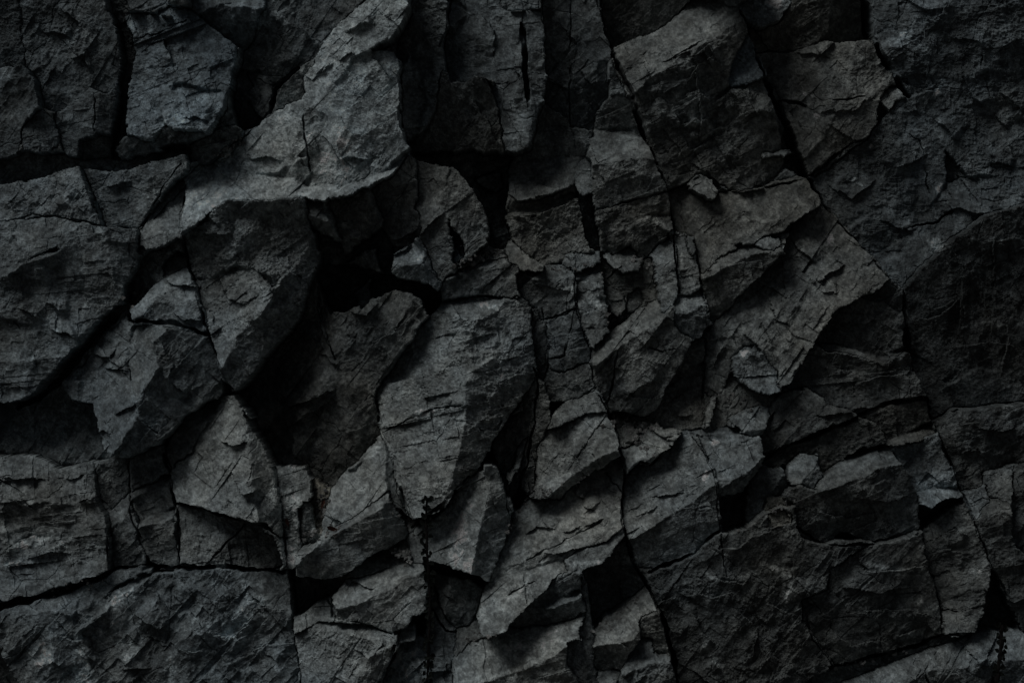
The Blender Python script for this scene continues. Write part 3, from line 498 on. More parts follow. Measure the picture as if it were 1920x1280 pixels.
# --- cracks: half width, depth, polyline
CR = [
 (2.0,16,"785,-10 700,0 650,34 620,60 600,86 582,104 560,118 545,130 528,145 512,158 507,200 490,224 470,242 450,262 430,290 410,296"),
 (6,60,"702,-20 690,2 655,34"),(7,60,"560,128 545,140 520,165 508,190 508,206"),
 (2.2,22,"572,205 575,260 582,310 588,345"),(1.6,14,"345,372 340,445"),(3.2,40,"345,368 338,400 343,446 352,500 372,545 385,600 400,640 425,700 440,728"),
 (1.6,16,"0,412 60,404 120,408 190,423 262,429"),(2.6,26,"152,318 170,372 182,400"),(1.8,18,"340,308 300,360 272,404 262,430"),
 (1.4,12,"25,600 60,650 70,685"),(1.6,14,"255,602 300,607 350,618 392,632"),(5,55,"258,601 330,606 390,628"),
 (9,90,"232,575 200,600 165,640 130,676 95,712 58,746 20,765"),
 (2.0,20,"200,692 243,691 252,730 265,776 300,812"),(4,40,"304,850 312,880 322,930 330,952 334,1010 338,1062"),
 (4,60,"332,942 400,958 450,972 500,980 535,1010"),(2.0,20,"462,984 420,1025 392,1056"),
 (8,90,"-40,1138 0,1136 60,1124 130,1104 180,1084 207,1068"),(5,70,"200,1068 280,1064 340,1063 440,1062 500,1068 548,1076"),
 (2.4,28,"532,1000 545,1075 548,1120 556,1200 568,1280 576,1330"),(2,22,"204,980 206,1060"),(2.4,26,"235,866 241,925 244,960 262,1010"),
 (3.0,36,"1118,0 1135,50 1150,95 1166,132 1185,180 1205,236 1228,296 1246,342 1254,362 1260,400 1264,440 1268,500 1272,550"),
 (7,70,"1150,100 1180,172 1202,236 1218,272"),
 (3.0,36,"1384,22 1398,52 1412,88 1432,146 1460,200 1490,270 1518,335 1545,380 1592,438 1640,492 1668,524"),
 (7,70,"1438,160 1466,216 1492,275 1512,325 1535,365"),
 (8,80,"1604,-40 1622,20 1634,70 1652,110 1680,150 1702,180"),
 (2.2,26,"1690,542 1696,600 1700,652 1720,700 1738,744 1752,796 1780,862 1806,926 1826,978 1850,1040 1872,1085 1922,1184"),
 (6,60,"1694,560 1700,640 1712,690"),(6,50,"1738,744 1752,790"),
 (3.0,34,"1118,735 1140,772 1156,810 1164,848 1172,888 1164,940 1170,990 1186,1050 1216,1100 1238,1150 1258,1222 1272,1300 1278,1340"),
 (6,60,"1240,1150 1262,1225 1276,1310"),(1.6,16,"1078,480 1080,520 1080,580 1092,620 1107,656 1112,690 1120,740"),
 (1.6,16,"1022,675 1058,668 1078,580"),(2,20,"1022,600 1080,580"),(2,20,"1160,626 1200,648 1240,656 1262,655"),(2,20,"1156,650 1152,702 1144,735 1136,770"),
 (1.4,14,"1024,700 1030,640 1024,605 1016,580"),(2.2,22,"1113,394 1150,385 1200,370 1252,358 1290,342 1310,334"),
 (2,22,"1322,640 1322,700 1322,800"),(2.2,22,"1304,450 1316,540 1328,600"),(1.8,18,"1300,816 1322,850 1337,884 1340,920"),
 (1.6,14,"1340,920 1347,990 1352,1040 1362,1080"),(4,44,"1345,992 1310,1018 1300,1034 1255,1058 1216,1070"),
 (2.2,24,"845,-10 838,60 826,90"),(2.2,26,"755,112 751,150 753,240 766,268"),(1.6,20,"770,290 774,320"),(6,80,"980,48 983,90 986,140 991,200"),(1.6,16,"1070,-10 1070,110 1070,230"),
 (4.5,50,"704,752 716,812 740,862 748,905 762,942 776,966"),(2.2,24,"718,810 762,788 812,766 872,758"),(2.6,30,"898,802 930,806 940,790"),
 (4,60,"880,892 856,912 830,942 800,962 776,985"),(2,20,"620,1112 628,1142 632,1154 700,1168 735,1182"),(2.6,30,"612,1120 622,1132 626,1150"),(1.8,18,"650,1082 700,1076 742,1060 762,1050"),
 (4,44,"745,1200 735,1235 705,1285 690,1340"),(3,36,"800,1130 815,1150 836,1180 856,1182"),
 (2.4,28,"1742,795 1790,767 1860,762 1912,754"),(5,50,"1430,862 1470,838 1540,811 1608,780 1660,756 1735,744"),(5,60,"1560,1256 1620,1240 1702,1218 1768,1192 1832,1184"),
 (2.6,28,"1490,985 1540,1018 1580,1022 1640,1016 1700,1002 1726,990"),(2.4,26,"1552,1068 1548,1102 1504,1120"),(2.0,22,"1504,1122 1520,1190 1566,1255"),
 (2.4,28,"1728,992 1732,1040 1748,1082 1766,1140 1772,1192"),(1.8,18,"1768,1142 1800,1148 1845,1132"),(2,20,"1742,1222 1736,1270 1742,1330"),(1.6,16,"1740,1255 1690,1290 1660,1330"),
 (3,30,"1180,890 1200,866 1222,868 1258,836"),(1.6,14,"1836,380 1800,330"),(1.4,14,"1835,105 1836,130 1852,160 1858,185"),(1.4,14,"1735,290 1740,330 1745,360"),
 (1.5,14,"1676,215 1690,240 1720,262 1735,290"),(2,20,"1560,190 1585,190 1620,180"),(3.5,26,"1462,187 1490,192 1512,200"),(2.5,24,"1700,430 1720,420 1760,415 1790,395"),
 (1.4,12,"480,190 482,165 470,140"),(1.5,14,"455,130 470,160"),(1.6,14,"240,78 300,62 350,42"),(1.6,14,"180,185 176,248"),
 (1.5,12,"285,410 310,380 342,352"),(2.2,22,"60,950 40,920 0,900"),(1.4,12,"1012,1050 1060,1010 1130,975"),(2,16,"990,1045 1040,1020 1060,1012"),(1.4,12,"1165,500 1140,520"),
 (2,20,"1450,740 1480,730"),(1.5,14,"1005,860 1000,930 985,942 960,960"),(2.6,30,"1003,690 1006,730 1004,790 988,870 966,906"),(1.5,14,"936,880 948,900 955,960 962,990"),
 (1.6,16,"1110,850 1170,930"),(1.8,16,"955,1110 1000,1085"),(1.4,14,"985,1070 985,1120"),(2.2,20,"1455,775 1444,800"),(2.6,26,"1418,350 1470,345 1510,338"),
]
# --- pale mineral patches, lichen and scuffs: x, y, rx, ry, angle, strength
SPOTS = [
 (862,1000,14,62,12,.9),(880,1055,24,12,0,.9),(548,960,16,40,0,.7),(545,1030,16,40,0,.8),(590,1000,14,18,0,.8),(75,1235,22,34,30,.8),(155,1245,14,44,-10,.9),(322,1252,10,22,0,.9),
 (232,1118,26,12,-30,.8),(225,1160,10,30,0,.6),(242,1215,26,20,0,.5),(420,1180,60,16,20,.5),(465,1130,24,50,20,.5),(380,1190,26,8,30,.5),(760,1240,26,34,0,.6),
 (1765,928,40,12,-12,.2),(1745,905,30,20,0,.25),(1757,458,14,12,0,1.3),(1690,75,22,16,0,.7),(1448,8,14,12,0,1.6),(1555,449,5,9,20,1.5),(1757,170,5,10,20,1.4),(1768,152,5,4,0,1.2),
 (1614,342,4,3,0,1.6),(1600,337,2,8,30,1.2),(1635,273,4,4,0,1.6),(1767,352,7,5,0,1.3),(1395,662,6,5,0,1.8),(1340,828,7,4,0,1.6),(1322,892,5,8,20,1.4),(1404,115,16,30,0,.15),(1510,178,3,3,0,1.2),(1526,178,3,3,0,1.),(1535,214,6,4,0,1.),
 (340,230,40,16,-20,.5),(262,50,22,14,20,.5),(400,190,24,16,0,.3),(130,95,16,30,0,.25),(15,140,20,10,0,.5),(780,475,18,14,0,.6),(615,300,16,10,0,.4),(650,270,14,20,0,.4),(1460,1068,40,6,20,1.2),(1480,1100,5,28,-20,1.0),
 (1480,1112,10,12,0,1.0),(1740,1135,22,14,0,.8),(1715,1190,24,5,-20,.8),(1835,1070,24,5,15,.8),(1680,1140,0,0,0,0),(1395,1075,40,5,-15,.6),(1325,1205,5,26,-25,.8),(1345,1245,14,6,50,.8),(1340,1080,30,4,25,.6),(1665,1060,60,5,5,.6),(1370,1022,40,4,-35,.6),
 (815,770,40,6,-6,.8),(850,640,40,8,-30,.3),(905,570,22,6,20,.9),(930,720,4,40,30,.5),(985,650,4,24,30,.5),(60,1015,40,8,-25,.9),(40,1055,30,5,-10,.6),(115,1020,34,5,-25,.6),(1262,430,20,8,10,.5),(1225,412,24,9,10,.8),
 (1295,215,5,16,0,.7),(1310,225,6,14,40,1.1),(1330,245,5,14,30,1.),(1395,170,20,5,0,.5),(1470,310,24,16,0,.6),(1835,450,40,3,-5,.5),(1870,610,50,4,0,.4),(1820,612,20,3,0,.6),(1715,590,30,3,-50,.6),(1120,560,26,9,40,.8),(1045,545,40,4,-10,.4),(1110,530,20,5,20,.6),
 (540,880,24,14,0,.5),(700,850,12,10,0,.4),(1240,205,14,9,0,.35),(1330,55,14,12,0,.4),(970,235,16,30,0,.3),(580,580,5,16,0,.8),(610,705,14,14,0,.5),(1150,990,14,4,0,.5),(1180,1050,10,5,0,.8),(1100,1050,30,6,0,.8),(985,1205,60,6,-10,.5),(1030,1190,30,12,-30,.4),
]
# --- chipped steps: height, width of the fading bench, polyline (a positive height raises the side below / right)
STEPS = [(float(q.split(':')[0].split()[0]), float(q.split(':')[0].split()[1]), q.split(':')[1]) for q in """
8 30:310,205 330,200 355,190 400,190
-8 24:350,226 372,222 395,230
-8 26:120,18 150,45 132,98
-9 22:82,60 108,64 132,72
-9 20:134,110 160,104 168,132
-14 30:655,66 672,62 690,56 704,58
-7 16:598,147 616,133 630,125
-7 16:640,121 656,110 670,107
9 30:660,45 690,40 715,42 742,38
9 40:660,180 700,195 738,176
-8 30:670,200 640,222 652,240 640,262 632,300
7 24:548,214 575,206 600,210 618,222
9 26:705,118 725,140 748,160
8 30:700,215 730,225 752,212
8 20:795,76 815,72 836,60
-9 26:782,160 800,175 820,186
9 26:878,150 902,148 912,166
8 26:885,190 915,225 930,268
-9 24:1258,118 1288,105 1302,130 1290,150
-8 20:1296,112 1315,104 1332,130
9 26:1275,190 1308,170 1332,200
-12 30:1300,140 1312,190 1313,262
8 24:1225,200 1262,198 1285,240
9 22:1298,222 1320,225 1342,232
13 30:1342,190 1375,167 1412,172
-12 30:1392,222 1420,210 1445,216
-9 26:1296,306 1320,318 1345,342
-12 26:1342,338 1356,354 1400,362 1450,346
-11 26:1022,145 1050,160 1072,170
11 26:1024,186 1050,190 1070,222
9 24:1000,338 1040,350 1078,344
9 22:958,400 1000,406 1060,382 1088,374
7 22:998,446 1030,430 1068,420
9 26:1112,306 1140,311 1200,297 1230,300
-7 20:1498,94 1530,105 1555,108
-9 26:1690,0 1738,28 1730,46
9 26:1742,42 1762,30 1772,5
-8 24:1648,122 1692,100
-7 24:1778,75 1810,78 1835,86
-9 30:1858,102 1905,78
-13 30:1876,178 1912,200 1900,218
-9 26:1866,218 1892,242
-11 30:1758,228 1792,262
-9 30:1846,300 1902,312
-9 26:1538,212 1600,205 1640,180
-9 26:1556,234 1600,265 1628,258
-9 26:1686,312 1720,300 1738,288
7 24:1676,352 1722,356
9 26:60,478 110,460 152,444
12 24:18,502 70,486 112,466
9 14:68,506 92,499
-7 24:38,578 76,600
-8 22:88,568 110,580 132,574
-12 30:96,618 135,625 152,640
-11 22:308,518 316,530 350,535 374,541
8 22:268,598 285,570 302,543
-11 20:332,588 350,600 388,601
11 26:343,442 360,425 402,414
-16 26:478,503 500,515 516,526 510,542
-10 24:412,520 430,560 462,570
-12 26:376,438 400,441 438,440
-7 22:388,398 412,426
-9 22:198,347 242,338
9 22:186,352 232,334
-12 24:656,584 690,591 708,574
10 26:572,618 590,640 604,652
9 26:668,622 700,615 732,600
9 26:700,644 740,620 764,598
-12 24:786,442 800,430 832,404
-14 24:728,452 755,448 784,430
-12 22:728,482 765,470 778,458
15 22:846,572 868,600 900,592 934,573
7 18:862,614 892,621
7 20:830,692 862,674
7 20:846,648 884,634
6 20:770,702 835,688
7 22:735,742 790,730 840,735
-7 20:988,520 1000,531 1070,545
9 22:1084,560 1110,574 1142,590
9 26:1318,412 1350,400 1402,394
10 26:1398,404 1430,420 1464,414
-10 24:1498,412 1532,399
-12 24:1484,448 1510,475 1532,492
-12 26:1526,532 1560,512 1578,498
-12 26:1656,414 1690,430 1718,430
-12 26:1776,396 1800,390 1830,402 1872,394
9 24:1596,547 1640,526 1668,524
-7 16:1538,548 1568,547
5 14:1826,456 1860,453 1902,446
6 16:1746,584 1792,558
9 20:1586,558 1640,566 1682,550
-9 24:176,664 205,669 217,654
-14 28:198,692 244,691
9 22:103,716 130,708 152,713
7 18:152,702 180,695 204,701
-8 20:222,776 240,765 260,754
-10 18:183,812 195,807 208,816
-10 22:8,894 30,901 50,898 82,900
-8 20:126,895 158,891
-9 22:152,942 182,929
-12 24:416,830 440,836 468,827
-20 26:436,880 450,910 465,926 488,914
12 18:462,901 490,892
-7 24:368,848 380,860 392,892
-16 30:512,728 540,762 600,742 624,733
-14 30:536,802 590,770 624,743
-10 26:528,796 546,830 545,862
8 24:646,812 684,799
18 34:760,782 800,760 820,768 872,758
9 30:742,886 800,879 842,900
9 24:752,908 780,900 812,915 842,932
7 22:1166,722 1190,745 1225,746 1238,734
-9 24:1246,762 1280,740 1292,718
-7 20:1266,782 1302,775
-7 20:1222,932 1250,924 1278,919
-9 18:1078,924 1098,931
-8 16:1092,944 1112,956
-8 18:1098,982 1132,969
7 20:1596,722 1650,701 1704,700
6 18:1766,732 1790,710 1798,703
6 18:1626,907 1654,894
6 18:1652,972 1672,990 1664,1002
12 24:148,1182 196,1148 204,1112 276,1074
6 18:326,1208 350,1221 384,1214
10 24:366,1158 400,1190 440,1191 468,1168
10 26:426,1242 460,1225 504,1203
-7 20:236,1250 284,1253
12 22:0,1032 62,1004
-9 22:56,1046 95,1035 128,1036
7 18:0,1063 44,1051
7 20:72,1032 110,1015 124,1021
10 24:466,1108 490,1135 532,1140
8 22:446,1184 480,1140 502,1134
-8 20:656,1088 704,1096
-10 20:1022,1036 1060,1031 1092,1019
-9 22:1154,972 1120,1000 1098,1011
-8 18:1058,996 1088,984
-9 24:985,1000 1010,985 1040,990
12 24:1346,1026 1378,1024 1400,1003 1442,994
8 20:1332,1062 1350,1085 1398,1092
8 20:1298,1152 1320,1190 1338,1208
8 18:1338,1238 1352,1256
8 22:1236,1127 1266,1119
8 22:1606,1058 1640,1069 1724,1059
7 20:1726,1052 1770,1030 1814,1035
9 20:1426,992 1484,974
8 20:1686,1192 1724,1179
8 22:1796,1148 1844,1129
-9 22:1808,1213 1830,1235 1852,1252
9 26:1560,1180 1600,1210 1650,1200
8 26:1440,1130 1480,1150 1500,1140
8 26:1380,1140 1420,1180 1410,1240
9 24:910,1120 960,1090 1010,1080
8 22:930,1010 980,1000 1040,1005
7 22:1040,850 1090,830 1140,815
-12 30:1392,625 1415,645 1400,670
-12 30:1425,600 1440,640 1425,665
9 24:1345,640 1375,610 1400,600
-10 26:1440,560 1455,600 1480,610
9 26:1470,560 1510,530 1540,500
-8 24:1400,560 1430,540 1470,500
-9 24:1335,690 1350,660 1362,648
9 24:1150,690 1200,670 1240,680
-9 24:1170,745 1200,720 1240,715
18 16:1526,640 1560,647 1604,655 1652,678 1698,654
10 18:1664,834 1700,816 1748,798
-9 22:1560,600 1600,610 1640,600
8 24:1560,690 1620,700 1680,690
-8 22:1530,780 1580,770 1640,762
8 20:1480,790 1520,780 1560,790
-8 20:1790,480 1800,560 1796,640
-8 22:1850,430 1862,540 1858,640
8 20:1720,600 1760,590 1800,560
-9 24:1880,560 1890,640 1880,700
8 22:1800,650 1840,640 1900,650
-9 24:1830,800 1870,810 1900,800
9 24:1780,800 1830,790 1860,795
-8 22:1800,850 1830,840 1850,860
9 22:1905,900 1925,940 1915,1000
-8 24:1600,930 1650,940 1700,930
8 22:1540,960 1590,970 1640,960
-9 24:1580,1100 1640,1110 1700,1100
8 24:1600,1150 1660,1140 1740,1150
-9 24:1420,1200 1450,1260 1440,1320
9 24:1290,1100 1330,1120 1370,1110
-8 22:1300,1260 1340,1290 1400,1280
9 22:1750,1010 1790,990 1815,1000
-9 20:1870,1110 1900,1130 1930,1120
10 26:1690,150 1720,170 1760,160
-9 24:1800,130 1820,180 1850,200
9 24:1640,300 1680,280 1700,250
-10 26:1560,350 1600,370 1640,340
9 26:1620,440 1660,430 1700,440
10 30:640,240 680,260 740,230
-10 30:610,260 640,300 700,300
9 30:560,240 590,260 600,290
-9 26:470,300 500,290 530,300
9 26:430,340 480,330 520,345
10 26:900,30 930,60 925,100
-9 24:960,100 975,160 960,200
9 24:1040,40 1060,60 1100,50
-9 24:1090,130 1110,160 1130,150
9 26:310,640 330,680 320,720
-8 24:330,720 350,740 380,720
9 24:100,1180 140,1200 180,1190
-9 26:260,1150 300,1180 320,1160
""".strip().splitlines()]

# ------------------------------------------------------------------ materials
def new_mat(name):
    m = bpy.data.materials.new(name); m.use_nodes = True
    n = m.node_tree.nodes; return m, n, m.node_tree.links, n['Principled BSDF']

def stone_material():
    m, n, l, p = new_mat('stone')
    at = n.new('ShaderNodeAttribute'); at.attribute_name = 'stone'
    geo = n.new('ShaderNodeNewGeometry')
    n1 = n.new('ShaderNodeTexNoise'); n1.inputs['Scale'].default_value = 210; n1.inputs['Detail'].default_value = 5; n1.inputs['Roughness'].default_value = .7
    n2 = n.new('ShaderNodeTexNoise'); n2.inputs['Scale'].default_value = 22; n2.inputs['Detail'].default_value = 6; n2.inputs['Roughness'].default_value = .65
    l.new(geo.outputs['Position'], n1.inputs['Vector']); l.new(geo.outputs['Position'], n2.inputs['Vector'])
    r1 = n.new('ShaderNodeMapRange'); r1.inputs['From Min'].default_value = .3; r1.inputs['From Max'].default_value = .7; r1.inputs['To Min'].default_value = .3; r1.inputs['To Max'].default_value = 1.7
    r2 = n.new('ShaderNodeMapRange'); r2.inputs['From Min'].default_value = .3; r2.inputs['From Max'].default_value = .7; r2.inputs['To Min'].default_value = .5; r2.inputs['To Max'].default_value = 1.5
    l.new(n1.outputs['Fac'], r1.inputs['Value']); l.new(n2.outputs['Fac'], r2.inputs['Value'])
    mu = n.new('ShaderNodeMath'); mu.operation = 'MULTIPLY'; l.new(r1.outputs[0], mu.inputs[0]); l.new(r2.outputs[0], mu.inputs[1])
    vm = n.new('ShaderNodeVectorMath'); vm.operation = 'SCALE'; l.new(at.outputs['Color'], vm.inputs[0]); l.new(mu.outputs[0], vm.inputs['Scale'])
    l.new(vm.outputs[0], p.inputs['Base Color'])
    p.inputs['Roughness'].default_value = .82; p.inputs['Specular IOR Level'].default_value = .25
    b = n.new('ShaderNodeBump'); b.inputs['Strength'].default_value = .8; b.inputs['Distance'].default_value = .005
    l.new(n1.outputs['Fac'], b.inputs['Height']); l.new(b.outputs[0], p.inputs['Normal'])
    return m

def plain_material(name, col, rough=.8, scale=60, var=.3):
    m, n, l, p = new_mat(name)
    tc = n.new('ShaderNodeNewGeometry'); no = n.new('ShaderNodeTexNoise'); no.inputs['Scale'].default_value = scale
    l.new(tc.outputs['Position'], no.inputs['Vector'])
    mx = n.new('ShaderNodeMix'); mx.data_type = 'RGBA'
    mx.inputs[6].default_value = (*[c * (1 - var) for c in col], 1); mx.inputs[7].default_value = (*[c * (1 + var) for c in col], 1)
    l.new(no.outputs['Fac'], mx.inputs[0]); l.new(mx.outputs[2], p.inputs['Base Color'])
    p.inputs['Roughness'].default_value = rough; p.inputs['Specular IOR Level'].default_value = .25
    return m
STONE = stone_material()

BASE = 0.30                 # the whole cliff leans back by this slope
def to_world(x, y, z):
    """survey position -> metres; the survey sheet is laid on the leaning plane of the cliff"""
    k = 1 - BASE * (y - CY) / 7000
    return (x - CX) * k * MM, -z * MM, HC - (y - CY) * k * MM

# ------------------------------------------------------------------ relief field of the surveyed area
STEP = 1.45
gx = np.arange(-45, 1966, STEP); gy = np.arange(-45, 1326, STEP)
X, Y = np.meshgrid(gx, gy); NY, NX = X.shape
wx = 1.6 * vnoise(X, Y, 40, 1) + 1.0 * vnoise(X, Y, 9, 2) + .8 * vnoise(X, Y, 4, 3) + 2.2 * cellrand(X, Y, 26, 11) + 1.1 * cellrand(X, Y, 10, 12)
wy = 1.6 * vnoise(X, Y, 40, 4) + 1.0 * vnoise(X, Y, 9, 5) + .8 * vnoise(X, Y, 4, 6) + 2.2 * cellrand(X, Y, 26, 13) + 1.1 * cellrand(X, Y, 10, 14)
XW = X + wx; YW = Y + wy

def pts(s): return np.array([[float(c) for c in q.split(',')] for q in s.split()])

def inside(poly, xs, ys):
    r = np.zeros(xs.shape, bool); n = len(poly)
    for i in range(n):
        x1, y1 = poly[i]; x2, y2 = poly[(i + 1) % n]
        if y1 == y2: continue
        c = ((y1 > ys) != (y2 > ys)) & (xs < (x2 - x1) * (ys - y1) / (y2 - y1) + x1)
        r ^= c
    return r

FACES = []                      # (block index, u, l)
LAB = np.zeros((NY, NX), np.int32)
for bi, b in enumerate(BLOCKS):
    b['ids'] = []
    for f in b['faces']:
        poly = pts(f[2]); fid = len(FACES); FACES.append((bi, f[0], f[1])); b['ids'].append(fid)
        i0 = max(0, int((poly[:, 0].min() - 10 - gx[0]) / STEP)); i1 = min(NX, int((poly[:, 0].max() + 10 - gx[0]) / STEP) + 2)
        j0 = max(0, int((poly[:, 1].min() - 10 - gy[0]) / STEP)); j1 = min(NY, int((poly[:, 1].max() + 10 - gy[0]) / STEP) + 2)
        m = inside(poly, XW[j0:j1, i0:i1], YW[j0:j1, i0:i1])
        LAB[j0:j1, i0:i1][m] = fid
NF = len(FACES)
BOF = np.array([f[0] for f in FACES])
BLK = BOF[LAB]

# slivers of bedrock left between two outlines are taken over by the neighbour, so that blocks meet at the crack
fill = np.ones(NF, bool); fill[1:] = False
for it in range(5):
    bare = LAB == 0
    for dy, dx in ((0, 1), (0, -1), (1, 0), (-1, 0)):
        sh = np.roll(LAB, (dy, dx), (0, 1)); t = bare & (sh != 0); LAB[t] = sh[t]; bare = LAB == 0
BLK = BOF[LAB]

# planes of the faces: each keeps its own lean, faces of one block meet along their shared edges
cnt = np.bincount(LAB.ravel(), minlength=NF).astype(float) + 1e-9
fx = np.bincount(LAB.ravel(), X.ravel(), NF) / cnt; fy = np.bincount(LAB.ravel(), Y.ravel(), NF) / cnt
edges = {}
for (A, Bm, xs, ys) in ((LAB[:, :-1], LAB[:, 1:], X[:, 1:], Y[:, 1:]), (LAB[:-1], LAB[1:], X[1:], Y[1:])):
    d = (A != Bm) & (BOF[A] == BOF[Bm])
    for a, c, x, y in zip(A[d][::3], Bm[d][::3], xs[d][::3], ys[d][::3]):
        edges.setdefault((min(a, c), max(a, c)), []).append((x, y))
ymin = np.full(NF, 1e9); ymax = -ymin; xmin = ymin.copy(); xmax = -ymin
np.minimum.at(ymin, LAB[::4, ::4].ravel(), Y[::4, ::4].ravel()); np.maximum.at(ymax, LAB[::4, ::4].ravel(), Y[::4, ::4].ravel())
np.minimum.at(xmin, LAB[::4, ::4].ravel(), X[::4, ::4].ravel()); np.maximum.at(xmax, LAB[::4, ::4].ravel(), X[::4, ::4].ravel())
def lean(f, q):
    """the lean of a face; tall faces lean less, or they would run far into the cliff"""
    g = FACES[f][q]; g = g * 3.3 if g > 0 else g * 1.5
    ext = (ymax - ymin)[f] if q == 1 else (xmax - xmin)[f]
    g = g / (1 + abs(g) * max(ext, 0) / 520)
    return g + .06 if q == 1 else g
PA = np.zeros(NF); PU = np.zeros(NF); PL = np.zeros(NF)
for bi, b in enumerate(BLOCKS):
    ids = b['ids']; n = len(ids); ix = {f: k for k, f in enumerate(ids)}
    rows = []; rhs = []
    tot = sum(cnt[f] for f in ids)
    row = np.zeros(3 * n)
    for f in ids: row[3 * ix[f]] = cnt[f] / tot
    yb = sum(cnt[f] * fy[f] for f in ids) / tot
    rows.append(row * 40); rhs.append((b['z'] + BASE * (yb - CY)) * 40)
    for f in ids:
        for q in (1, 2):
            row = np.zeros(3 * n); row[3 * ix[f] + q] = 190; rows.append(row); rhs.append(lean(f, q) * 190)
    for (a, c), pl in edges.items():
        if BOF[a] != bi: continue
        w = math.sqrt(12 / len(pl)) if len(pl) > 12 else 1
        for x, y in pl:
            row = np.zeros(3 * n)
            row[3 * ix[a]] = 1; row[3 * ix[a] + 1] = y - fy[a]; row[3 * ix[a] + 2] = x - fx[a]
            row[3 * ix[c]] = -1; row[3 * ix[c] + 1] = -(y - fy[c]); row[3 * ix[c] + 2] = -(x - fx[c])
            rows.append(row * w); rhs.append(0)
    s = np.linalg.lstsq(np.array(rows), np.array(rhs), rcond=None)[0]
    for f in ids: PA[f], PU[f], PL[f] = s[3 * ix[f]:3 * ix[f] + 3]
Z = PA[LAB] + PU[LAB] * (Y - fy[LAB]) + PL[LAB] * (X - fx[LAB])

# soften the meeting lines inside each block
for it in range(2):
    acc = Z.copy(); w = np.ones_like(Z)
    for dy, dx in ((0, 1), (0, -1), (1, 0), (-1, 0)):
        zs = np.roll(Z, (dy, dx), (0, 1)); ok = np.roll(BLK, (dy, dx), (0, 1)) == BLK
        acc += zs * ok; w += ok
    Z = acc / w

# distance (in cells) to the edge of the block
ED = np.full(Z.shape, 9, np.float32)
cur = np.zeros(Z.shape, bool)
for dy, dx in ((0, 1), (0, -1), (1, 0), (-1, 0)): cur |= np.roll(BLK, (dy, dx), (0, 1)) != BLK
ED[cur] = 0
for k in range(1, 8):
    nx_ = cur.copy()
    for dy, dx in ((0, 1), (0, -1), (1, 0), (-1, 0)): nx_ |= np.roll(cur, (dy, dx), (0, 1))
    ED[nx_ & ~cur] = k; cur = nx_

# fracture relief, block by block along its own grain
rough = np.array([b['rough'] for b in BLOCKS])[BLK]
ang = np.radians(np.array([b['ang'] for b in BLOCKS], float) + 26 * np.sin(np.arange(len(BLOCKS)) * 2.7))[BLK]
off = (np.arange(len(BLOCKS)) * 137.3)[BLK]
ca, sa = np.cos(ang), np.sin(ang)
RX = X * ca + Y * sa + off; RY = -X * sa + Y * ca + off * 1.7
patch = np.clip(.5 + 1.1 * fbm(X, Y, 90, 31, 3), .12, 1)           # smooth cleavage here, broken there
patch2 = np.clip(.5 + 1.2 * fbm(X, Y, 60, 35, 3), .05, 1)
qx = RX + 7 * vnoise(X, Y, 22, 41); qy = RY + 7 * vnoise(X, Y, 22, 42)
D = 5.0 * fbm(X + off, Y, 110, 51, 2)
D += 5 * scallop(RX / 1.6 + 8 * vnoise(X, Y, 40, 46), RY, 88, 63, c=.55, tilt=1.5) * (.5 + .5 * patch2)
D += 6 * scallop(qx / 1.9, qy, 58, 61) * (.45 + .55 * patch)
D += 4.0 * scallop(qx / 1.7, qy, 22, 71, tilt=.8) * patch
D += 10 * scallop(RX / 1.5 + 3 * vnoise(X, Y, 14, 43), RY, 40, 65, c=.55, tilt=1.5) * (.3 + .7 * patch2)
D += 5.2 * scallop(RX / 1.3, RY + 2 * vnoise(X, Y, 9, 44), 17, 67, c=.55, tilt=1.5) * (.3 + .7 * patch)
D += 2.4 * scallop(qx / 1.4, qy, 9.5, 81, tilt=.9) * patch2
t = (RY * .038 + 2.2 * fbm(qx / 2.0, qy, 62, 91, 4))
D += 3.6 * (terrace(t, .09) - t) * np.clip(patch * 1.7 - .6, 0, 1)
t2 = (RY * .10 - RX * .03 + 1.6 * fbm(qx / 1.8, qy, 24, 97, 4))
D += 1.0 * (terrace(t2, .14) - t2) * np.clip(patch2 * 1.8 - .7, 0, 1)
gr = (.55 + .9 * np.random.RandomState(5).rand(len(BLOCKS)))[BLK]
D += 2.4 * gr * fbm(X, Y, 12, 101, 4, .7) * (.4 + .8 * patch) + .7 * gr * scallop(X, Y, 6.5, 107, tilt=1.0) + 1.2 * gr * fbm(X, Y, 4.2, 111, 2, .8) * (.4 + patch2)
D *= rough
D -= np.bincount(BLK.ravel(), D.ravel(), len(BLOCKS))[BLK] / np.maximum(1, np.bincount(BLK.ravel(), minlength=len(BLOCKS)))[BLK]
Z += D
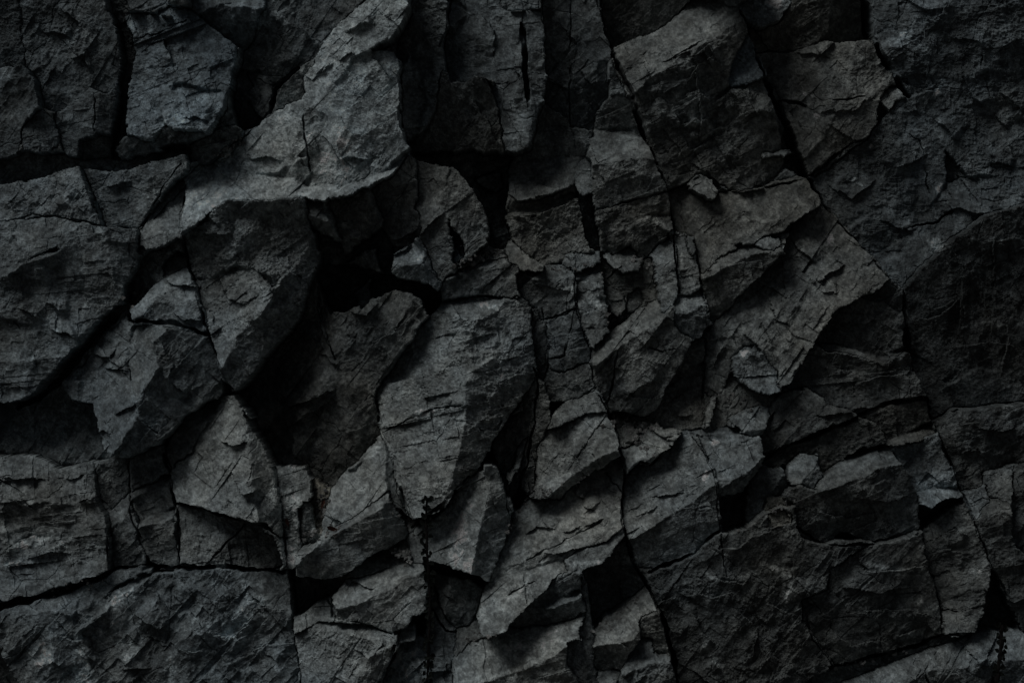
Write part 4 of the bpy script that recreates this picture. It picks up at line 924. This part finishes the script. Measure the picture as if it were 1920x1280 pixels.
# chipped steps
sxw = X + 3 * vnoise(X, Y, 24, 121) + 1.8 * cellrand(X, Y, 11, 122); syw = Y + 3 * vnoise(X, Y, 24, 123) + 1.8 * cellrand(X, Y, 11, 124)
for (h, r, s) in STEPS:
    P = pts(s); n = len(P); R = r * 2.6 + 8
    i0 = max(0, int((P[:, 0].min() - R - gx[0]) / STEP)); i1 = min(NX, int((P[:, 0].max() + R - gx[0]) / STEP) + 2)
    j0 = max(0, int((P[:, 1].min() - R - gy[0]) / STEP)); j1 = min(NY, int((P[:, 1].max() + R - gy[0]) / STEP) + 2)
    xs = sxw[j0:j1, i0:i1]; ys = syw[j0:j1, i0:i1]; bd = np.full(xs.shape, 1e9); sg = np.zeros(xs.shape); bt = np.zeros(xs.shape)
    for k in range(n - 1):
        (x1, y1), (x2, y2) = P[k], P[k + 1]; L2 = (x2 - x1) ** 2 + (y2 - y1) ** 2
        tt = ((xs - x1) * (x2 - x1) + (ys - y1) * (y2 - y1)) / L2; tc = np.clip(tt, 0, 1)
        d = np.hypot(xs - x1 - tc * (x2 - x1), ys - y1 - tc * (y2 - y1))
        m = d < bd; bd[m] = d[m]; sg[m] = ((x2 - x1) * (ys - y1) - (y2 - y1) * (xs - x1))[m]; bt[m] = ((k + tt) / (n - 1))[m]
    fade = np.clip(1.0 - bd / (2.2 * r), 0, 1) ** 1.5 * np.clip((1.08 - bt) / .25, 0, 1) * np.clip((bt + .08) / .25, 0, 1)
    side = sg > 0 if h > 0 else sg < 0
    Z[j0:j1, i0:i1] += np.where(side, abs(h) * 1.5 * fade, 0)

# hairline fractures that follow a broken net
def netcrack(scale, seed, thr):
    u = (X + 6 * vnoise(X, Y, 18, seed + 1)) / scale + 300; v = (Y + 6 * vnoise(X, Y, 18, seed + 2)) / scale + 300
    iu = np.floor(u).astype(int); iv = np.floor(v).astype(int); J = [lattice(seed + k, 128, 128) for k in (3, 4)]
    d1 = np.full(X.shape, 9.); d2 = d1.copy()
    for dx in (-1, 0, 1):
        for dy in (-1, 0, 1):
            a = iu + dx; c = iv + dy
            d = np.hypot(u - a - J[0][c & 127, a & 127], v - c - J[1][c & 127, a & 127])
            d2 = np.minimum(d2, np.maximum(d1, d)); d1 = np.minimum(d1, d)
    e = (d2 - d1) * scale
    return np.clip(1 - e / 2.2, 0, 1) * (vnoise(X, Y, scale * 1.3, seed + 9) > thr)
Z -= 3.5 * netcrack(120, 201, .3) + 2.5 * netcrack(60, 221, .45)

# worn edges and the joint round every block
worn = np.clip(1 - ED / (2.6 + 2 * vnoise(X, Y, 26, 131)), 0, 1)
Z -= 2.6 * worn ** 2
Z -= np.where(ED < 1, np.maximum(0, 1.5 + 11 * vnoise(X, Y, 70, 133)), 0)

# open cracks
cxw = X + 2.6 * vnoise(X, Y, 26, 141) + 1.8 * vnoise(X, Y, 9, 142); cyw = Y + 2.6 * vnoise(X, Y, 26, 143) + 1.8 * vnoise(X, Y, 9, 144)
CRK = np.zeros_like(Z)
for (hw, dep, s) in CR:
    P = pts(s); n = len(P)
    for k in range(n - 1):
        (x1, y1), (x2, y2) = P[k], P[k + 1]
        i0 = max(0, int((min(x1, x2) - hw - 8 - gx[0]) / STEP)); i1 = min(NX, int((max(x1, x2) + hw + 8 - gx[0]) / STEP) + 2)
        j0 = max(0, int((min(y1, y2) - hw - 8 - gy[0]) / STEP)); j1 = min(NY, int((max(y1, y2) + hw + 8 - gy[0]) / STEP) + 2)
        if i1 <= i0 or j1 <= j0: continue
        xs = cxw[j0:j1, i0:i1]; ys = cyw[j0:j1, i0:i1]
        L2 = (x2 - x1) ** 2 + (y2 - y1) ** 2 + 1e-6
        tt = np.clip(((xs - x1) * (x2 - x1) + (ys - y1) * (y2 - y1)) / L2, 0, 1)
        d = np.hypot(xs - x1 - tt * (x2 - x1), ys - y1 - tt * (y2 - y1))
        g = (k + tt) / (n - 1)
        w = hw * (.55 + .45 * np.sin(np.pi * np.clip(g, .08, .92))) * (1 + .55 * vnoise(xs, ys, 21, 151)) * (.72 if hw < 4 else .95) + .4
        c = np.clip((1 - d / w) * 2.2, 0, 1) * dep * (1 if hw > 2.5 else .75) * np.clip(.75 + 1.2 * vnoise(xs, ys, 33, 153), .1, 1)
        CRK[j0:j1, i0:i1] = np.maximum(CRK[j0:j1, i0:i1], c)
Z -= CRK
deep = CRK > 34
LABO = LAB.copy(); LABO[deep & (ED < 3)] = 0                                 # the floor of an open crack is bedrock

# ------------------------------------------------------------------ stone colour, with light and edge darkening put into the block tones
tone = np.array([b['tone'] for b in BLOCKS])[BLK]; warm = np.array([b['warm'] for b in BLOCKS])[BLK]
warm = warm + .35 * fbm(X, Y, 150, 161, 4) + .15 * fbm(X, Y, 30, 163, 3)
blot = np.clip(.5 + 1.6 * fbm(X + 9 * vnoise(X, Y, 20, 174), Y, 60, 175, 5, .72), 0, 1)
fine = np.clip(.5 + .8 * fbm(X, Y, 11, 177, 3, .9) + .9 * fbm(X, Y, 4.4, 179, 2, .9) + .4 * fbm(RX / 3, RY, 6, 178, 2), 0, 1)
val = .20 * tone * (.70 + .44 * blot) * (.64 + .70 * fine)
lich = np.zeros_like(Z)
for (sx, sy, rx, ry, an, st) in SPOTS:
    if rx == 0: continue
    R = max(rx, ry) * 1.6 + 6
    i0 = max(0, int((sx - R - gx[0]) / STEP)); i1 = min(NX, int((sx + R - gx[0]) / STEP)); j0 = max(0, int((sy - R - gy[0]) / STEP)); j1 = min(NY, int((sy + R - gy[0]) / STEP))
    if i1 <= i0 or j1 <= j0: continue
    a = math.radians(an); dx = XW[j0:j1, i0:i1] - sx; dy = YW[j0:j1, i0:i1] - sy
    q = np.hypot((dx * math.cos(a) + dy * math.sin(a)) / rx, (-dx * math.sin(a) + dy * math.cos(a)) / ry)
    big = max(rx, ry) > 12
    q = q + .45 * vnoise(X[j0:j1, i0:i1], Y[j0:j1, i0:i1], 4.5, 187)
    m = np.clip(1.35 - q, 0, 1)
    if big: m = np.clip(m * 1.6 * (.5 + .9 * fbm(X[j0:j1, i0:i1], Y[j0:j1, i0:i1], 11, 181, 3, .8)), 0, 1)
    else: m = np.clip(m * 2, 0, 1)
    lich[j0:j1, i0:i1] = np.maximum(lich[j0:j1, i0:i1], m * st)
vein = np.clip(1 - np.abs(fbm(qx / 2.4, qy, 120, 191, 4)) * 44, 0, 1) * (vnoise(X, Y, 80, 193) > .25)  # pale veins; their lightening also paints highlights of chipped edges
val = val * (1 + 2.3 * lich + .5 * vein) + .03 * lich
damp = np.clip(fbm(X, Y / 7, 26, 195, 3) * 2.2, 0, 1) * np.clip((X - 1640) / 120, 0, 1) * np.clip((820 - Y) / 80, 0, 1) * np.clip((Y - 380) / 60, 0, 1)
val = val * (1 - .55 * damp)
wv = np.clip(warm, -1, 1)
COL = np.stack([val * (.88 + .15 * wv), val, val * (1.02 - .18 * wv), np.ones_like(val)], -1).astype(np.float32)
COL[..., :3] = np.clip(COL[..., :3], .012, .55)

# ------------------------------------------------------------------ one mesh per face, from the relief
WXs, WYs, WZs = to_world(X, Y, Z)
POS = np.stack([WXs, WYs, WZs], -1).reshape(-1, 3)
COLF = COL.reshape(-1, 4)
zc = np.stack([Z[:-1, :-1], Z[:-1, 1:], Z[1:, 1:], Z[1:, :-1]], 0)
lc = np.stack([LABO[:-1, :-1], LABO[:-1, 1:], LABO[1:, 1:], LABO[1:, :-1]], 0)
top = zc.argmax(0)
CELL = np.take_along_axis(lc, top[None], 0)[0]
vid = np.arange(NY * NX).reshape(NY, NX)
QUAD = np.stack([vid[:-1, :-1], vid[1:, :-1], vid[1:, 1:], vid[:-1, 1:]], -1).reshape(-1, 4)
for it in range(3):                                              # stray single cells join their neighbours
    P_ = np.pad(CELL, 1, mode='edge'); n4 = np.stack([P_[:-2, 1:-1], P_[2:, 1:-1], P_[1:-1, :-2], P_[1:-1, 2:]])
    lone = (n4 == CELL).sum(0) <= 1
    CELL = np.where(lone, np.where(n4[2] == n4[3], n4[2], n4[0]), CELL)
order = np.argsort(CELL.ravel(), kind='stable'); srt = CELL.ravel()[order]
start = np.searchsorted(srt, np.arange(NF + 1))

def pieces(f, q):
    """the separate patches of cells of one face"""
    cell = order[start[f]:start[f + 1]]; j, i = np.divmod(cell, NX - 1)
    j0, i0 = j.min(), i.min(); m = np.zeros((j.max() - j0 + 3, i.max() - i0 + 3), bool); m[j - j0 + 1, i - i0 + 1] = True
    left = m.copy(); out = []
    while left.any():
        s = np.argwhere(left)[left.sum() // 2]; r = np.zeros_like(m); r[tuple(s)] = True; n0 = 0
        while True:
            for _ in range(12):
                r[1:] |= r[:-1]; r &= m; r[:-1] |= r[1:]; r &= m; r[:, 1:] |= r[:, :-1]; r &= m; r[:, :-1] |= r[:, 1:]; r &= m
            n1 = r.sum()
            if n1 == n0: break
            n0 = n1
        left &= ~r; out.append(q[r[j - j0 + 1, i - i0 + 1]])
        if len(out) > 24: out.append(q[left[j - j0 + 1, i - i0 + 1]]); break
    return sorted(out, key=len, reverse=True)

def grid_mesh(name, quads, origin=(0, 0, 0), pos=POS, col=COLF):
    u, inv = np.unique(quads.ravel(), return_inverse=True)
    me = bpy.data.meshes.new(name); nq = len(quads)
    me.vertices.add(len(u)); me.loops.add(nq * 4); me.polygons.add(nq)
    me.vertices.foreach_set('co', (pos[u] - np.array(origin)).astype(np.float32).ravel())
    me.loops.foreach_set('vertex_index', inv.astype(np.int32).ravel())
    me.polygons.foreach_set('loop_start', np.arange(0, nq * 4, 4, dtype=np.int32))
    me.polygons.foreach_set('loop_total', np.full(nq, 4, np.int32))
    a = me.color_attributes.new('stone', 'FLOAT_COLOR', 'POINT'); a.data.foreach_set('color', col[u].ravel())
    me.materials.append(STONE); me.update(calc_edges=True); me.polygons.foreach_set('use_smooth', np.zeros(nq, bool))
    return me

def link(name, me, parent=None, loc=None):
    o = bpy.data.objects.new(name, me); S.collection.objects.link(o)
    if parent: o.parent = parent
    if loc is not None: o.location = loc
    return o
def tag(o, label, cat, group=None):
    o['label'] = label; o['category'] = cat
    if group: o['group'] = group
    return o

bed = []  # recesses and crack floors, plus small detached scraps of the blocks' own faces
for bi, b in enumerate(BLOCKS):
    qs = [QUAD[order[start[f]:start[f + 1]]] for f in b['ids']]
    if b['name'] is None:
        bed += qs; continue
    ps = []
    for f, q in zip(b['ids'], qs):
        for n_, p_ in enumerate(pieces(f, q) if len(q) else []):
            if len(p_) > 25 and (len(p_) > 160 or n_ == 0): ps.append((f, p_))
            elif len(p_): bed.append(p_)
    if len(b['ids']) == 1 and len(ps) > 1:                        # a stone of one face stays one thing
        bed += [p_ for f, p_ in ps[1:]]; ps = ps[:1]
    keep = list(range(len(ps))); qs = [p_ for f, p_ in ps]
    if not keep: print('LOST', b['label']); continue
    allv = np.unique(np.concatenate([qs[k] for k in keep]).ravel()); c = POS[allv]
    org = (float(c[:, 0].mean()), float(c[:, 1].max()), float(c[:, 2].min()))
    nm = b['name']
    if len(keep) == 1:
        tag(link(nm, grid_mesh(nm, qs[keep[0]], org), None, org), b['label'], b['cat']); continue
    root = tag(link(nm, None, None, org), b['label'], b['cat'])
    for k in keep:
        u, l = FACES[ps[k][0]][1:3]
        pn = 'ledge' if u >= .6 else 'underside' if u <= -.45 else 'side_face' if abs(l) >= .5 else 'sloping_face' if u >= .3 else 'shaded_face' if u <= -.15 else 'front_face'
        link(pn, grid_mesh(pn, qs[k], org), root)
o = link('bedrock', grid_mesh('bedrock', np.concatenate([q for q in bed if len(q)]))); o['kind'] = 'structure'

# ------------------------------------------------------------------ the cliff beyond the surveyed blocks
def outer(name, x0, x1, y0, y1, st, hole, margin):
    """plainer rock round the surveyed part; `hole` = the rectangle already built, which it runs behind"""
    EX, EY = np.meshgrid(np.arange(x0, x1, st), np.arange(y0, y1, st))
    dist = np.maximum(np.maximum(hole[0] - EX, EX - hole[1]), np.maximum(hole[2] - EY, EY - hole[3]))
    ux = EX + 22 * vnoise(EX, EY, 120, 302) + 7 * cellrand(EX, EY, 40, 309); uy = EY + 22 * vnoise(EX, EY, 120, 305) + 7 * cellrand(EX, EY, 40, 310)
    q = .86 * ux + .5 * uy; r = -.5 * ux + .86 * uy
    z = 70 * fbm(EX, EY, 900, 301, 3) + 34 * cellrand(q / 1.5, r, 210, 303) + 95 * scallop(q / 1.5, r, 210, 303, c=.55, tilt=1.5) + 16 * cellrand(q / 1.4, r, 85, 320)
    z += 34 * scallop(q / 1.6, r, 80, 304, c=.55, tilt=1.5) + 11 * scallop(q / 1.5, r, 36, 306, c=.55, tilt=1.5) + 5 * fbm(EX, EY, 30, 307, 4, .65) - 55
    k = np.clip(dist / 35, 0, 1); z = z * k + (-14) * (1 - k)
    z = np.where(dist < 0, -110, z) + BASE * (EY - CY)
    v = .15 * (.70 + .44 * np.clip(.5 + 1.6 * fbm(EX, EY, 60, 175, 5, .72), 0, 1)) * (.8 + .4 * np.clip(.5 + fbm(EX, EY, 24, 177, 2, .8), 0, 1)) * (1 + .16 * cellrand(q / 1.5, r, 210, 303))
    w_ = np.clip(.1 * np.sign(EX - CX) + .35 * fbm(EX, EY, 260, 161, 4), -1, 1)
    col = np.clip(np.stack([v * (.85 + .18 * w_), v, v * (1.03 - .22 * w_), np.ones_like(v)], -1), .008, 1).reshape(-1, 4).astype(np.float32)
    pos = np.array(to_world(EX, EY, z)).reshape(3, -1).T
    ei = np.arange(EX.size).reshape(EX.shape)
    eq = np.stack([ei[:-1, :-1], ei[1:, :-1], ei[1:, 1:], ei[:-1, 1:]], -1).reshape(-1, 4)
    o = link(name, grid_mesh(name, eq[(dist[:-1, :-1] > -margin).ravel()], (0, 0, 0), pos, col)); o['kind'] = 'structure'
outer('cliff', -1000, 2900, -800, 1900, 8.0, (-44, 1963, -44, 1323), 50)
outer('cliff', -5200, 7200, -2600, 1960, 40.0, (-990, 2885, -790, 1890), 120)

me = bpy.data.meshes.new('ground'); gs = 600
me.from_pydata([(-gs, -gs, -.1), (gs, -gs, -.1), (gs, 4, -.1), (-gs, 4, -.1)], [], [(0, 1, 2, 3)])
me.materials.append(plain_material('gravelly_soil', (.07, .065, .058), .95, 3)); o = link('ground', me); o['kind'] = 'structure'

# ------------------------------------------------------------------ loose chips lying on the ledges
rs = np.random.RandomState(21); cv = []; cf = []
def chip(x, y, r):
    j = int((y - gy[0]) / STEP); i = int((x - gx[0]) / STEP)
    if not (2 < j < NY - 3 and 2 < i < NX - 3): return
    c = np.array(to_world(x, y, float(Z[j - 1:j + 2, i - 1:i + 2].max()) + r * .3)); n0 = len(cv)
    ax = rs.uniform(.6, 1.3, 3) * r * MM; q = rs.uniform(0, 6.28); ca_, sa_ = math.cos(q), math.sin(q)
    for vx, vy, vz in ((-1, -1, -1), (1, -1, -1), (1, 1, -1), (-1, 1, -1), (-.7, -.6, .8), (.8, -.7, .6), (.6, .8, .9), (-.8, .6, .5)):
        p = np.array((vx, vy, vz)) * ax * rs.uniform(.65, 1.1, 3); cv.append(tuple(c + np.array((p[0] * ca_ - p[2] * sa_, p[1], p[0] * sa_ + p[2] * ca_))))
    for f in ((0, 3, 2, 1), (4, 5, 6, 7), (0, 1, 5, 4), (1, 2, 6, 5), (2, 3, 7, 6), (3, 0, 4, 7)): cf.append(tuple(n0 + k for k in f))
for (x0, y0, x1, y1, n, rm) in ((862, 496, 945, 468, 60, 3.2), (560, 1012, 640, 985, 40, 3), (590, 1000, 612, 925, 26, 3.5), (1142, 790, 1240, 806, 60, 4), (1180, 800, 1215, 850, 24, 3), (950, 1000, 985, 940, 20, 3),
        (1000, 930, 1140, 880, 22, 2.6), (735, 1030, 772, 1046, 20, 3.2), (740, 950, 780, 1000, 9, 3.0), (400, 290, 460, 260, 20, 3.5), (975, 500, 1130, 505, 26, 2.8), (1130, 600, 1200, 590, 18, 3.4), (1320, 735, 1440, 760, 26, 3.6),
        (870, 1200, 930, 1180, 18, 3), (1115, 1180, 1200, 1120, 24, 2.8), (1440, 960, 1480, 940, 14, 3), (1180, 480, 1225, 500, 14, 3.4), (95, 1115, 210, 1075, 26, 2.6), (230, 550, 262, 570, 14, 3.6), (1345, 975, 1395, 985, 12, 3.4), (1560, 1262, 1700, 1225, 20, 3)):
    for k in range(n):
        u = rs.rand(); chip(x0 + (x1 - x0) * u + 5 * rs.randn(), y0 + (y1 - y0) * u + 5 * rs.randn(), rm * rs.uniform(.45, 1.25))
me = bpy.data.meshes.new('rock_chips'); me.from_pydata(cv, [], cf)
a = me.color_attributes.new('stone', 'FLOAT_COLOR', 'POINT')
tv = np.repeat(.16 + .16 * rs.rand(len(cv) // 8), 8); a.data.foreach_set('color', np.stack([tv * .98, tv, tv * .98, np.ones_like(tv)], -1).astype(np.float32).ravel())
me.materials.append(STONE); o = link('rock_chips', me); o['kind'] = 'stuff'; o['label'] = 'small loose rock chips and grit lying on the ledges and in the cracks'; o['category'] = 'rock chips'

# ------------------------------------------------------------------ hanging vines
LEAF = plain_material('vine_leaf', (.006, .009, .007), .9, 90)
STEM = plain_material('vine_stem', (.007, .006, .006), .9, 90)
DEAD = plain_material('dead_leaf', (.07, .028, .02), .8, 120)
def zat(x, y):
    i = int(np.clip((x - gx[0]) / STEP, 6, NX - 7)); j = int(np.clip((y - gy[0]) / STEP, 6, NY - 7))
    return float(Z[j - 5:j + 6, i - 5:i + 6].max())

def tube(path, radii, sides=6):
    vs = []; fs = []
    for k, p in enumerate(path):
        for s in range(sides):
            a = 2 * math.pi * s / sides
            vs.append((p[0] + radii[k] * math.cos(a), p[1] + radii[k] * math.sin(a), p[2]))
    for k in range(len(path) - 1):
        for s in range(sides):
            a = k * sides + s; c = k * sides + (s + 1) % sides
            fs.append((a, c, c + sides, a + sides))
    return vs, fs
def leaf_mesh(name, r, seed, mat):
    rs = np.random.RandomState(seed); n = 9
    vs = [(0, 0, 0)]
    for k in range(n):
        a = 2 * math.pi * k / n; q = r * (.75 + .45 * rs.rand()) * (1.15 if k == 0 else 1)
        vs.append((q * math.cos(a), -r * .35 * rs.rand(), q * .85 * math.sin(a)))
    vs.append((0, r * .12, 0))
    fs = [(0, 1 + (k + 1) % n, 1 + k) for k in range(n)] + [(n + 1, 1 + k, 1 + (k + 1) % n) for k in range(n)]
    me = bpy.data.meshes.new(name); me.from_pydata(vs, [], fs); me.materials.append(mat); return me
LM = [leaf_mesh('leaf', 4.4 * MM, s, LEAF) for s in range(5)]
def vine(x0, y0, y1, label, seed, thick, spacing, sway=3):
    rs = np.random.RandomState(seed)
    ys = np.arange(y0, y1, 6.0); path = []; px = x0
    zt = max(zat(x0, y) for y in ys) + 9
    for k, y in enumerate(ys):
        path.append(to_world(x0 + sway * math.sin(y * .021 + seed) + .5 * rs.randn(), y, zt + 1.5 * math.sin(y * .05)))
    org = path[0]
    root = tag(link('hanging_vine', None, None, org), label, 'vine', 'vines hanging down the rock')
    rel = [tuple(np.array(p) - np.array(org)) for p in path]
    vs, fs = tube(rel, [thick * MM * (.8 + .5 * rs.rand()) for _ in rel])
    me = bpy.data.meshes.new('stem'); me.from_pydata(vs, [], fs); me.materials.append(STEM); link('stem', me, root)
    y = y0
    while y < y1 - 4:
        k = min(len(rel) - 1, int((y - y0) / 6)); side = rs.choice([-1, 1])
        for s in ((side,) if rs.rand() < .55 else (-1, 1)):
            lf = link('leaf', LM[rs.randint(5)], root)
            lf.location = (rel[k][0] + s * MM * rs.uniform(3, 8.5), rel[k][1] - MM * rs.uniform(0, 4), rel[k][2] + MM * rs.uniform(-2, 2))
            lf.rotation_euler = (rs.uniform(-.5, .5), rs.uniform(-3, 3), rs.uniform(-.5, .5)); q = rs.uniform(.7, 1.35); lf.scale = (q, q, q)
        y += spacing * rs.uniform(.6, 1.6)
    return root
vine(806, 925, 1300, 'thin black vine with tiny round leaves hanging plumb left of the bottom centre', 3, 2.3, 5.8)
vine(1866, 1165, 1330, 'thicker dark vine hanging over the pale shelf in the bottom right corner', 8, 4.0, 4.2, 5)

for x, y, a, r, lb in ((627, 986, .3, 8, 'curled red brown dead leaf lying in the hollow beside the long wedge block'),
                       (540, 978, 1.2, 6, 'small red brown dead leaf caught on the lower end of the triangular slab'),
                       (604, 946, 2.0, 7, 'dark red dead leaf stuck upright in the gap above the mottled stones')):
    o = link('dead_leaf', leaf_mesh('dead_leaf', r * MM, int(x), DEAD)); o.location = to_world(x, y, zat(x, y) + 1)
    o.rotation_euler = (.4, a, .2); o.scale = (1.25, 1.3, .6); tag(o, lb, 'dead leaf')
